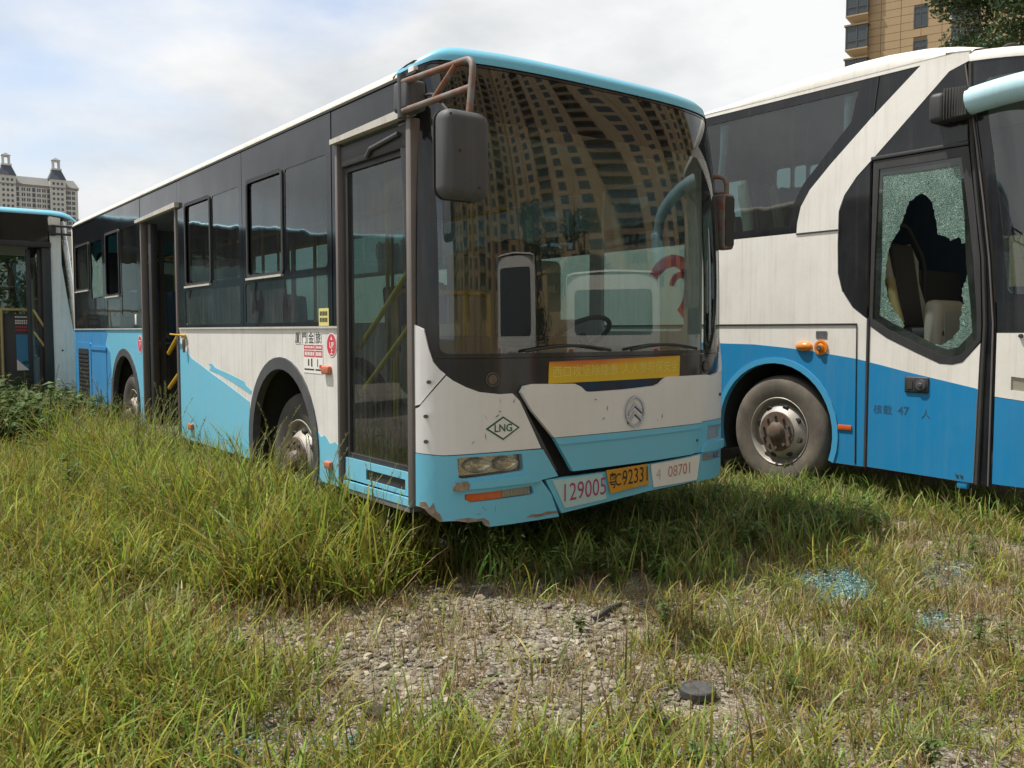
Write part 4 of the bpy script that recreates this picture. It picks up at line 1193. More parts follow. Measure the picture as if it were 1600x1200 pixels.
    inn = [(-0.575, 3.47), (-0.585, 3.2), (-0.605, 2.86), (-0.66, 2.4), (-0.715, 2.0), (-0.742, 1.5), (-0.735, 1.2), (-0.715, 0.28)]
    panel('front_pillar', inn[::-1] + [(edge(z) + 0.012, z) for z in zs], SM, 'coach_black', T, thick=0.03, off=-0.003)
    seam('pillar_seal', [(y - 0.02, z) for y, z in inn], 0.016, 'rubber', 0.004)
    seam('pillar_seal', [(edge(z) + 0.03, z) for z in zs], 0.007, 'post', 0.004)
    # door
    gl_out = [(0.135, 2.795), (-0.24, 2.795), (-0.548, 2.795), (-0.610, 2.411), (-0.672, 1.994), (-0.708, 1.567), (-0.712, 1.381), (-0.59, 1.258), (-0.50, 1.235), (-0.42, 1.255), (-0.21, 1.345), (0.020, 1.455), (0.165, 1.545), (0.160, 2.105)]
    dfr = [(0.180, 2.855), (-0.598, 2.855), (-0.66, 2.4), (-0.71, 2.0), (-0.735, 1.5), (-0.733, 1.375), (-0.60, 1.215), (-0.52, 1.195), (-0.42, 1.20), (-0.21, 1.29), (0.03, 1.40), (0.184, 1.50)]
    door_low = [(0.178, 0.305), (-0.708, 0.285), (-0.726, 1.2), (-0.731, 1.36), (-0.60, 1.21), (-0.52, 1.19), (-0.42, 1.195), (-0.21, 1.285), (0.03, 1.395), (0.180, 1.495)]
    dl = panel('door', door_low, SM, 'coach_white', T, thick=0.04, off=0.004)
    blue_d = [(0.176, 0.307), (-0.706, 0.287), (-0.720, 1.01)] + [(y, sweep_top(y)) for y in (-0.70, -0.5, -0.3, -0.13, 0.05)] + [(0.178, 1.19)]
    panel('blue_sweep', blue_d, SM, 'coach_blue', dl, thick=0.0015, off=0.0065)
    panel('door_frame', dfr, SM, 'black', dl, holes=[inset(gl_out, 0.012)], thick=0.04, off=0.008)
    hole = [(-0.225,2.551),(-0.291,2.508),(-0.329,2.442),(-0.345,2.372),(-0.366,2.274),(-0.378,2.204),(-0.448,2.185),(-0.470,2.149),(-0.537,2.178),(-0.566,2.128),(-0.606,2.125),(-0.622,2.037),(-0.640,1.969),(-0.601,1.851),(-0.571,1.745),(-0.587,1.663),(-0.564,1.542),(-0.560,1.447),(-0.501,1.379),(-0.425,1.337),(-0.283,1.365),(-0.194,1.407),(-0.110,1.460),(-0.108,1.518),(-0.038,1.605),(0.019,1.692),(0.061,1.838),(0.057,1.953),(0.038,2.096),(0.024,2.153),(-0.034,2.248),(-0.077,2.329),(-0.098,2.398),(-0.132,2.492),(-0.190,2.520)]
    jag = []
    rnd = random.Random(4)
    for a, b_ in zip(hole, hole[1:] + hole[:1]):
        n = max(1, int(math.hypot(a[0] - b_[0], a[1] - b_[1]) / 0.018))
        for k in range(n):
            t = k / n
            jag.append((a[0] + (b_[0] - a[0]) * t + rnd.uniform(-.007, .007), a[1] + (b_[1] - a[1]) * t + rnd.uniform(-.007, .007)))
    sg = panel('shattered_glass', gl_out, SM, 'shatter', dl, holes=[jag], thick=0.006, off=-0.006)
    fr_in = inset(gl_out, 0.075)
    panel('glass_border', inset(gl_out, 0.002), SM, thin_glass('dark_glass_border', (0.05, 0.07, 0.065), 0.18, 0.0, (0.30, 0.36, 0.32), streak=False), dl, holes=[fr_in], thick=0, off=-0.002)
    hb = box('door_handle', XS - 0.022, XS - 0.002, -0.345, -0.145, 0.955, 1.085, 'black', dl, bev=0.012, seg=3)
    panel('handle_grip', rect(-0.215, -0.175, 0.985, 1.06, 0.006), SM, 'rubber', hb, thick=0.004, off=0.026)
    lathe('handle_knob', [(0.0, 0.045), (0.012, 0.042), (0.014, 0.02), (0.022, 0.012), (0.022, 0.0)], (XS - 0.022, -0.285, 1.02), 'grey_plastic', hb, 'X', 20, -1.0)
    lettering('capacity_lettering', '核载', 0.085, SM, 0.045, 0.795, 0.0085, 'ink_blue_fade', dl, usign=-1)
    lettering('capacity_lettering', '47', 0.095, SM, -0.135, 0.80, 0.0085, 'ink_blue_fade', dl, usign=-1, bold=0.001)
    lettering('capacity_lettering', '人', 0.08, SM, -0.325, 0.785, 0.0085, 'ink_blue_fade', dl, usign=-1)
    for y in (-0.62, -0.585):
        lathe('door_stud', [(0, 0.012), (0.008, 0.011), (0.010, 0.0)], (XS - 0.006, y, 0.335), 'chrome', dl, 'X', 12, -1.0)
    box('door_step_bracket', XS + 0.0, XS + 0.05, -0.66, -0.58, 0.23, 0.285, 'coach_blue', T, bev=0.008)
    # lamps and reflectors on the side
    bm = bmesh.new()
    bmesh.ops.create_uvsphere(bm, u_segments=20, v_segments=12, radius=1.0)
    for v in bm.verts:
        v.co = Vector((XS - max(0, -v.co.x) * 0.05, 0.815 + v.co.y * 0.088, 1.312 + v.co.z * 0.046))
    from_bm('side_indicator', bm, 'lamp_amber', T, 60)
    tp_ = lathe('filler_cap', [(0, 0.068), (0.012, 0.066), (0.014, 0.050), (0.008, 0.046), (0.012, 0.034), (0.035, 0.030), (0.038, 0.012), (0.03, 0.0)], (XS - 0.003, 0.64, 1.305), 'lamp_amber', T, 'X', 30, -1.0)
    lathe('cap_centre', [(0.036, 0.028), (0.042, 0.02), (0.040, 0.0)], (XS - 0.003, 0.64, 1.305), 'hub', tp_, 'X', 16, -1.0)
    panel('data_plate', rect(0.585, 0.695, 1.385, 1.45, 0.006), SM, 'chrome', T, thick=0.003, off=0.005)
    box('side_reflector', XS - 0.016, XS, 0.325, 0.455, 0.598, 0.642, 'lamp_orange', T, bev=0.005)
    # red swirl mark behind the city bus
    def arc(cy, cz, r0, r1, a0, a1, n=18):
        o_ = [(cy - r1 * cos(radians(a0 + (a1 - a0) * k / n)), cz + r1 * sin(radians(a0 + (a1 - a0) * k / n))) for k in range(n + 1)]
        i_ = [(cy - r0 * (1 - 0.35 * k / n) * cos(radians(a1 - (a1 - a0) * k / n)), cz + r0 * sin(radians(a1 - (a1 - a0) * k / n))) for k in range(n + 1)]
        return o_ + i_
    panel('red_swirl', arc(2.42, 1.88, 0.24, 0.36, -60, 150), SM, 'ink_red', T, thick=0.0015, off=0.003)
    panel('red_swirl', arc(2.30, 1.90, 0.10, 0.16, -40, 170), SM, 'ink_red', T, thick=0.0015, off=0.003)

    # roof: rises into a spoiler hump at the front
    prof = [(-0.002, 3.580), (-0.004, 3.605), (0.012, 3.635), (0.06, 3.665), (0.2, 3.70), (0.6, 3.74), (1.25, 3.755)]
    prof = prof + [(2.5 - x, z) for x, z in prof[::-1][1:]]
    ys = [YR + 0.02, 6, 4, 2.8, 2.0, 1.6, 1.2, 0.8, 0.4, 0.1, -0.2, -0.4, -0.592]
    hump = [-0.055, -0.055, -0.055, -0.05, -0.04, -0.015, 0.015, 0.035, 0.05, 0.045, 0.02, -0.02, -0.075]
    n = len(prof)
    vs = [(XS + x, y, z + (h_ * (0.0 if z < 3.59 else min(1.0, (z - 3.58) / 0.05)))) for y, h_ in zip(ys, hump) for x, z in prof]
    fs = [(j * n + i, j * n + i + 1, (j + 1) * n + i + 1, (j + 1) * n + i) for j in range(len(ys) - 1) for i in range(n - 1)]
    raw('roof', vs, fs, 'coach_white', T, 50)
    prf = [(0.0, 3.485), (0.0, 3.53), (0.012, 3.562), (0.05, 3.595), (0.13, 3.622), (0.30, 3.650), (0.6, 3.672), (1.0, 3.69)]
    ns = 56
    vs = []
    for i in range(ns + 1):
        s = FR.L * i / ns
        zb_ = 3.487 - 0.10 * min(s, FR.L - s, 0.8)
        for (f_, _z), hh in zip(prf, (0, 0.035, 0.062, 0.088, 0.112, 0.14, 0.16, 0.17)):
            p_ = FR(s, 3.47, 0.008)
            qv = p_.lerp(Vector((XS + 1.25, 0.35, 0)), f_)
            vs.append((qv.x, qv.y, (zb_ + hh) * (1 - f_) + 3.675 * f_))
    n = len(prf)
    fs = [(j * n + i, (j + 1) * n + i, (j + 1) * n + i + 1, j * n + i + 1) for j in range(ns) for i in range(n - 1)]
    raw('roof_front', vs, fs, 'coach_white', T, 60)
    mlc = hit_cap = FR(0.34, 3.47, 0.0).lerp(Vector((XS + 1.25, 0.35, 0)), 0.09)
    bm = bmesh.new()
    bmesh.ops.create_uvsphere(bm, u_segments=18, v_segments=10, radius=1.0)
    for v in bm.verts:
        v.co = Vector((mlc.x + v.co.x * 0.05 + v.co.y * 0.03, mlc.y + v.co.y * 0.06 - v.co.x * 0.02, 3.568 + v.co.z * 0.022))
    from_bm('roof_lamp', bm, 'rubber', T, 60)
    # windscreen and front skin
    def fgrid(name, u0, u1, v0, v1, nu, nv, mat, off=0.0):
        vs = [FR(u0 + (u1 - u0) * i / nu, v0 + (v1 - v0) * j / nv, off) for j in range(nv + 1) for i in range(nu + 1)]
        fs = [(j * (nu + 1) + i, j * (nu + 1) + i + 1, (j + 1) * (nu + 1) + i + 1, (j + 1) * (nu + 1) + i) for j in range(nv) for i in range(nu)]
        return raw(name, vs, fs, mat, T, 60)
    LL = FR.L
    fgrid('windscreen', 0.06, LL - 0.06, 1.66, 3.38, 70, 30, 'screen')
    panel('windscreen_border', [(0.0, 1.44), (LL, 1.44), (LL, 3.49), (LL - 0.8, 3.42), (0.8, 3.42), (0.0, 3.49)], FR, 'coach_black', T, holes=[rect(0.08, LL - 0.08, 1.72, 3.34, 0.06)], thick=0.02, off=0.002, ucuts=cuts, vcuts=[1.6 + .2 * k for k in range(10)], smooth=40)
    ftop = [(LL * k / 40, 0.96 - 0.12 * sin(pi * k / 40)) for k in range(41)]
    panel('front_panel', [(LL, 1.436), (0.0, 1.436)] + ftop, FR, 'coach_white', T, holes=[[(0.11, 1.015), (0.55, 0.97), (0.55, 1.07), (0.11, 1.115)]], thick=0.03, off=0.006, ucuts=cuts, smooth=40)
    panel('front_bumper', [(0.0, 0.30), (LL, 0.30)] + [(u, z - 0.004) for u, z in ftop[::-1]], FR, 'coach_blue', T, thick=0.03, off=0.005, ucuts=cuts, smooth=40)
    panel('headlight', [(0.10, 1.01), (0.56, 0.965), (0.56, 1.075), (0.10, 1.12)], FR, 'lamp_clear', T, thick=0.02, off=-0.004, ucuts=cuts, smooth=40)
    lathe('washer_nozzle', [(0, 0.016), (0.02, 0.014), (0.022, 0.0)], FR(0.17, 1.415, 0.006), 'rubber', T, 'X', 12, -1.0)
    # big mirror: ribbed rubber root and pale blue arm swung forward
    mb = box('mirror_root', XS - 0.15, XS + 0.03, -0.47, -0.345, 3.045, 3.27, 'black', T, bev=0.04, seg=4)
    for k in range(8):
        y = -0.475 - k * 0.021
        box('bellows_rib', XS - 0.155 + 0.002 * k, XS + 0.02, y - 0.008, y + 0.008, 3.05 + 0.001 * k, 3.285 - 0.001 * k, 'rubber', mb, bev=0.006, seg=1)
        box('bellows_core', XS - 0.142, XS + 0.01, y - 0.016, y - 0.004, 3.065, 3.27, 'rubber', mb)
    ap = [(XS - 0.065, -0.63, 3.172), (XS - 0.07, -0.80, 3.19), (XS - 0.09, -1.02, 3.20), (XS - 0.12, -1.35, 3.18), (XS - 0.16, -1.70, 3.08), (XS - 0.18, -1.95, 2.92), (XS - 0.18, -2.05, 2.70)]
    bm = bmesh.new()
    add_tube(bm, arc_path(ap, 0.15, 4), 0.1, 18)
    for v in bm.verts:
        pass
    am = from_bm('mirror_arm', bm, 'arm_blue', T, 50)
    am.data.transform(Matrix.Translation((0, 0, 0)))
    mh = box('mirror_head', XS - 0.32, XS - 0.06, -2.16, -1.98, 2.15, 2.72, 'arm_blue', T, bev=0.06, seg=4)
    # far side, rear, floor and seats
    wins = [(2.28, 2.52, 3.18, 3.44), (2.56, 2.74, 3.2, 3.46), (2.78, 3.0, 3.2, 3.46), (3.5, 3.8, 2.7, 3.4), (5.2, 5.6, 2.6, 3.4), (7.2, 7.7, 2.6, 3.4), (-0.4, 0.3, 1.9, 2.4)]
    panel('far_side', [(-0.5, 0.3), (YR, 0.3), (YR, 3.585), (-0.5, 3.585)], LM, 'coach_white', T, holes=[rect(*w_, 0.04) for w_ in wins], thick=0.03)
    panel('blind', rect(-0.4, YR - 0.1, 1.5, 3.5), LM, 'curtain_dark', T, holes=[rect(w_[0] - .01, w_[1] + .01, w_[2] - .01, w_[3] + .01, 0.04) for w_ in wins], thick=0.004, off=-0.04)
    for w_ in wins:
        panel('window_pane', rect(*w_), LM, 'coach_glass', T, thick=0, off=-0.015)
    panel('rear_wall', rect(XS, XS + 2.5, 0.3, 3.6, 0.15), lambda u, v, o: Vector((u, YR + o, v)), 'coach_white', T, holes=[rect(XS + .3, XS + 2.2, 2.3, 3.3, 0.1)], thick=0.03, off=0.02)
    box('floor_deck', XS + 0.04, XS + 2.46, 0.55, YR - 0.05, 1.62, 1.68, 'floor_lino', T)
    box('cab_floor', XS + 0.9, XS + 2.46, -1.3, 0.53, 1.05, 1.10, 'floor_lino', T)
    box('stair', XS + 0.05, XS + 0.88, -0.7, 0.5, 0.36, 0.42, 'floor_lino', T)
    box('stair_wall', XS + 0.04, XS + 0.9, 0.50, 0.54, 0.36, 1.95, 'interior_dark', T)
    box('ceiling', XS + 0.05, XS + 2.45, -0.4, YR - 0.05, 3.50, 3.53, 'interior', T)
    for y in (1.32, 2.2, 3.1, 3.9, 4.7, 5.5, 6.3, 7.1, 7.9, 8.7):
        for x in (0.35, 0.82, 1.68, 2.15):
            coach_seat('seat', XS + x, y, 1.68, T)
    # guide seat by the door with folded squab, rail and cabin wall
    gs = coach_seat('guide_seat', XS + 0.94, 0.17, 1.03, T, 0.58)
    box('folded_squab', XS + 0.62, XS + 1.10, -0.08, 0.07, 1.10, 1.72, 'cream', gs, bev=0.06, seg=4)
    panel('squab_back', rect(XS + 0.72, XS + 1.05, 1.12, 1.62, 0.03), front_map(-0.082), 'interior', gs, thick=0.006, off=0.003)
    tube('armrest', [(XS + 0.60, 0.36, 1.92), (XS + 0.57, 0.30, 1.72), (XS + 0.57, 0.24, 1.52)], 0.04, 'cream_rail', gs, 10)
    panel('cab_wall', rect(XS + 0.95, XS + 2.4, 1.1, 2.05, 0.05), front_map(0.62), 'interior_dark', T, thick=0.04)
    tube('cab_rail', arc_path([(XS + 0.60, 0.50, 1.5), (XS + 0.60, 0.50, 2.35), (XS + 1.05, 0.48, 2.45), (XS + 1.35, 0.45, 2.1), (XS + 1.35, 0.45, 1.1)], 0.12), 0.02, 'interior_dark', T)
    tube('cab_pole', [(XS + 1.45, -0.20, 0.5), (XS + 1.45, -0.20, 2.3)], 0.022, 'interior_dark', T)
    # curtains gathered at pane ends
    for y in (0.40, 1.75, 3.9):
        bm = bmesh.new()
        add_tube(bm, [(XS + 0.07, y + 0.06, 3.45), (XS + 0.07, y + 0.07, 3.2), (XS + 0.07, y + 0.10, 2.98)], [0.045, 0.035, 0.03], 8)
        from_bm('curtain', bm, 'curtain', T, 60)
    box('dashboard', XS + 0.4, XS + 2.2, -1.45, -0.95, 1.10, 1.72, 'interior_dark', T, bev=0.08, seg=3)
    return T
build_coach()

# ================================================================== THIRD BUS (stands across behind the city bus)
def build_third_bus():
    Y0 = 10.3
    XF = 0.36
    T = thing('city_bus', 'blue roofed bus with its door open, parked across the rear of the split-bumper bus', 'bus', (-4.5, Y0 + 1.25, 0.0))
    FM = front_map(Y0)
    loc = Front(0.0, 2.5, 0.0, 0.34, 2.8, 0.14, 1.1, 2.9, 1.6)
    def FR(u, z, o):
        v = loc(u, z, o)
        return Vector((XF - v.y, Y0 + v.x, z))
    cuts = loc.cuts(0.1)
    XB = -9.8
    xs0 = XF - 0.34
    # white pillar and nose
    panel('front_pillar', [(-0.11, 0.55), (xs0, 0.55), (xs0, 3.08), (-0.13, 3.10), (-0.12, 2.70)], FM, 'white', T, thick=0.03)
    lw = [(0.0, 0.55), (loc.L, 0.55), (loc.L, 1.02), (loc.S(2.2), 0.98), (loc.S(0.3), 0.98), (loc.S(0.10), 1.20), (loc.S(0.04), 1.5), (loc.S(0.015), 2.0), (loc.S(0.008), 2.6), (0.03, 3.06), (0.0, 3.08)]
    panel('front_panel', lw, FR, 'white', T, thick=0.025, off=0.004, ucuts=cuts, smooth=40)
    panel('front_bumper', [(0.0, 0.40), (loc.L, 0.40), (loc.L, 0.546), (0.0, 0.546)], FR, 'mid_blue', T, thick=0.03, off=0.006, ucuts=cuts, smooth=40)
    panel('windscreen_border', [(0.02, 0.95), (loc.L - 0.02, 0.95), (loc.L - 0.02, 3.1), (0.02, 3.1)], FR, 'frit', T, holes=[rect(0.17, loc.L - 0.17, 1.15, 2.75, 0.08)], thick=0.015, off=-0.006, ucuts=cuts, smooth=40)
    vs = [FR(0.15 + (loc.L - 0.3) * i / 30, 1.12 + 1.66 * j / 8, -0.004) for j in range(9) for i in range(31)]
    raw('windscreen', vs, [(j * 31 + i, j * 31 + i + 1, (j + 1) * 31 + i + 1, (j + 1) * 31 + i) for j in range(8) for i in range(30)], 'screen', T, 60)
    lathe('screw', [(0, 0.014), (0.01, 0.012), (0.011, 0)], (0.0, Y0 - 0.003, 1.17), 'rubber', T, 'Y', 10, -1.0)
# upper band, door, windows
    panel('header_panel', rect(XB, -0.145, 2.73, 3.11), FM, 'band', T, thick=0.03)
    box('door_header', -1.50, -0.115, Y0 - 0.03, Y0 + 0.05, 2.645, 2.725, 'black', T, bev=0.01)
    box('door_post', -0.235, -0.118, Y0 - 0.015, Y0 + 0.06, 0.5, 2.64, 'black', T, bev=0.012)
    box('door_post', -1.52, -1.44, Y0 - 0.015, Y0 + 0.06, 0.5, 2.64, 'black', T, bev=0.012)
    wh = [(-2.95, -1.62, 1.5, 2.6), (-4.4, -3.05, 1.5, 2.6), (-7.1, -5.9, 1.5, 2.6), (-9.4, -7.25, 1.5, 2.6)]
    panel('side_panel', [(-4.5, 0.5), (-1.53, 0.5), (-1.53, 2.725), (-4.5, 2.725)], FM, 'band', T, holes=[rect(*w, 0.04) for w in wh[:2]], thick=0.03, off=0.001)
    panel('side_panel', [(XB, 0.5), (-5.8, 0.5), (-5.8, 2.725), (XB, 2.725)], FM, 'band', T, holes=[rect(*w, 0.04) for w in wh[2:]], thick=0.03, off=0.001)
    panel('livery_panel', rect(-4.49, -1.54, 0.51, 1.42), FM, 'sky_blue', T, thick=0.002, off=0.004)
    panel('livery_panel', rect(XB + .01, -5.81, 0.51, 1.42), FM, 'sky_blue', T, thick=0.002, off=0.004)
    for w in wh:
        panel('window_pane', rect(*w), FM, 'side_glass', T, thick=0, off=-0.01)
    box('rear_door', -5.79, -4.51, Y0 + 0.01, Y0 + 0.05, 0.5, 2.72, 'black', T)
    # open leaf: narrow frames with glass, folded by the pillar
    for x in (-0.40, -0.255):
        box('door_leaf', x - 0.028, x + 0.028, Y0 + 0.06, Y0 + 0.12, 0.5, 2.62, 'black', T, bev=0.008)
    panel('leaf_glass', rect(-0.375, -0.28, 0.7, 2.5), front_map(Y0 + 0.09), 'door_glass', T, thick=0)
    for a, b_ in (((-0.36, 1.76), (-0.17, 1.42)), ((-0.36, 1.44), (-0.15, 1.12))):
        tube('door_bar', [(a[0], Y0 + 0.05, a[1]), (b_[0], Y0 + 0.05, b_[1])], 0.018, 'cream_rail', T)
    # interior: ticket box with poster, rail, cream lining, floor, far wall with windows
    fb = box('fare_box', -0.70, -0.36, Y0 + 0.35, Y0 + 0.75, 0.6, 1.70, 'interior_dark', T, bev=0.02)
    ps = panel('poster', rect(-0.545, -0.385, 0.88, 1.40), front_map(Y0 + 0.345), 'poster_blue', fb, thick=0.004)
    panel('poster_leaf', circle(-0.43, 0.99, 0.05, 14, 0.028), front_map(Y0 + 0.340), M['ink_green'], fb, thick=0.001)
    panel('poster_foot', [(-0.545, 0.88), (-0.385, 0.88), (-0.545, 1.04)], front_map(Y0 + 0.3405), 'ink_white', fb, thick=0.001)
    for k, (mm, z) in enumerate((('ink_white', 1.655), ('ink_white', 1.60), ('ink_white', 1.565), ('ink_red', 1.51), ('ink_red', 1.465))):
        for q in range(6):
            panel('print_mark', rect(-0.55 + q * 0.027, -0.532 + q * 0.027, z - 0.012, z + 0.012), front_map(Y0 + 0.345), mm, fb, thick=0.001)
    tube('handrail', arc_path([(-1.3, Y0 + 0.3, 1.76), (-0.38, Y0 + 0.3, 1.76), (-0.38, Y0 + 0.3, 0.7)], 0.05), 0.019, 'cream_rail', T)
    tube('handrail', [(-0.73, Y0 + 0.3, 0.7), (-0.73, Y0 + 0.3, 1.76)], 0.019, 'cream_rail', T)
    box('floor_deck', XB + 0.05, 0.0, Y0 + 0.04, Y0 + 2.46, 0.5, 0.56, 'floor_lino', T)
    fw = [(-0.62, -0.05, 1.25, 2.70), (-2.4, -1.0, 1.5, 2.65), (-4.4, -2.5, 1.5, 2.65), (-6.9, -4.6, 1.5, 2.65)]
    panel('far_side', [(XB, 0.45), (xs0, 0.45), (xs0, 3.1), (XB, 3.1)], lambda u, v, o: Vector((u, Y0 + 2.5 + o, v)), 'cream', T, holes=[rect(*w, 0.05) for w in fw], thick=0.03)
    for w in fw:
        panel('window_pane', rect(*w), front_map(Y0 + 2.49), 'side_glass', T, thick=0)
    box('driver_partition', -0.75, -0.70, Y0 + 1.5, Y0 + 2.4, 0.56, 2.6, 'cream', T)
    box('ceiling', XB + 0.05, 0.0, Y0 + 0.05, Y0 + 2.45, 2.98, 3.0, 'interior', T)
    panel('rear_wall', rect(Y0, Y0 + 2.5, 0.45, 3.1), lambda u, v, o: Vector((XB - o, u, v)), 'sky_blue', T, thick=0.03)
    # roof
    prof = [(-0.012, 3.112), (-0.012, 3.13), (0.02, 3.165), (0.1, 3.195), (0.5, 3.235), (1.25, 3.26)]
    prof = prof + [(2.5 - y, z) for y, z in prof[::-1][1:]]
    xs = [XB, -5, -1, -0.1, 0.05, 0.16, 0.24]
    dz = [0, 0, 0, 0, -0.012, -0.05, -0.12]
    n = len(prof)
    vs = [(x, Y0 + y, z + d) for x, d in zip(xs, dz) for y, z in prof]
    raw('roof', vs, [(j * n + i, j * n + i + 1, (j + 1) * n + i + 1, (j + 1) * n + i) for j in range(len(xs) - 1) for i in range(n - 1)], 'sky_blue', T, 50)
    # mirror arms reaching forward
    box('mirror_bracket', -0.14, -0.05, Y0 - 0.06, Y0 - 0.004, 2.82, 2.97, 'black', T, bev=0.012)
    for z in (2.95, 2.835):
        tube('mirror_arm', [(-0.10, Y0 - 0.05, z + 0.01), (0.40, Y0 - 0.10, z)], 0.017, 'black', T)
    mh = box('mirror', 0.40, 0.56, Y0 - 0.25, Y0 - 0.02, 2.45, 2.98, 'grey_plastic', T, bev=0.04, seg=3)
    for x, y in ((-2.4, Y0 + 0.12), (-7.4, Y0 + 0.12), (-2.4, Y0 + 2.38), (-7.4, Y0 + 2.38)):
        sgn = -1 if y < Y0 + 1 else 1
        w = wheel('wheel', (0, 0, 0), 0.48, 0.28, T, n=24)
        w.matrix_basis = Matrix.Translation((x, y, 0.48)) @ Matrix.Rotation(radians(90 if sgn < 0 else -90), 4, 'Z')
    return T
build_third_bus()

# ================================================================== BUILDINGS
M['tan_tile'] = paint('tan_facade_tile', (0.40, 0.285, 0.155), 0.6, 0.25, (0.26, 0.19, 0.11), scale=0.25, bump=0.0)
M['tan_joint'] = paint('tan_facade_joint', (0.22, 0.16, 0.09), 0.8, 0.2, scale=0.2, bump=0.0)
M['win_frame'] = paint('dark_window_frame', (0.06, 0.065, 0.07), 0.5, 0.1, bump=0.0)
M['stone_white'] = paint('pale_render', (0.47, 0.46, 0.42), 0.8, 0.25, (0.28, 0.27, 0.24), scale=0.05, bump=0.0)
M['slate'] = paint('blue_slate_roof', (0.035, 0.05, 0.075), 0.6, 0.15, scale=0.1, bump=0.0)
M['grey_roof'] = paint('grey_roof_tile', (0.20, 0.20, 0.19), 0.7, 0.2, scale=0.1, bump=0.0)

def sub(name, me, parent, loc, rot=0.0, scale=None):
    """child sharing mesh data, placed in the parent's local frame"""
    o = bpy.data.objects.new(name, me)
    C.objects.link(o)
    o.parent = parent
    o.location = loc
    if rot:
        o.rotation_euler = (0, 0, rot)
    if scale:
        o.scale = scale
    return o

def local_mesh(name, fn, mat):
    bm = bmesh.new()
    fn(bm)
    me = bpy.data.meshes.new(name)
    bm.to_mesh(me)
    bm.free()
    me.materials.append(M[mat])
    return me

def window_meshes(w, h, mull=1, bar=None):
    fr = local_mesh('window', lambda bm: [add_box(bm, *a) for a in
                    [(-w / 2, w / 2, -0.06, 0.1, -h / 2 - 0.03, -h / 2 + 0.06), (-w / 2, w / 2, -0.06, 0.1, h / 2 - 0.06, h / 2 + 0.03),
                     (-w / 2 - .03, -w / 2 + 0.06, -0.061, 0.1, -h / 2, h / 2), (w / 2 - 0.06, w / 2 + .03, -0.061, 0.1, -h / 2, h / 2)] +
                    [(-w / 2 + w * (k + 1) / (mull + 1) - 0.03, -w / 2 + w * (k + 1) / (mull + 1) + 0.03, -0.05, 0.1, -h / 2, h / 2) for k in range(mull)] +
                    ([(-w / 2, w / 2, -0.052, 0.1, bar - 0.03, bar + 0.03)] if bar is not None else [])], 'win_frame')
    gl = local_mesh('pane', lambda bm: add_box(bm, -w / 2, w / 2, -0.02, 0.05, -h / 2, h / 2), 'far_glass')
    return fr, gl

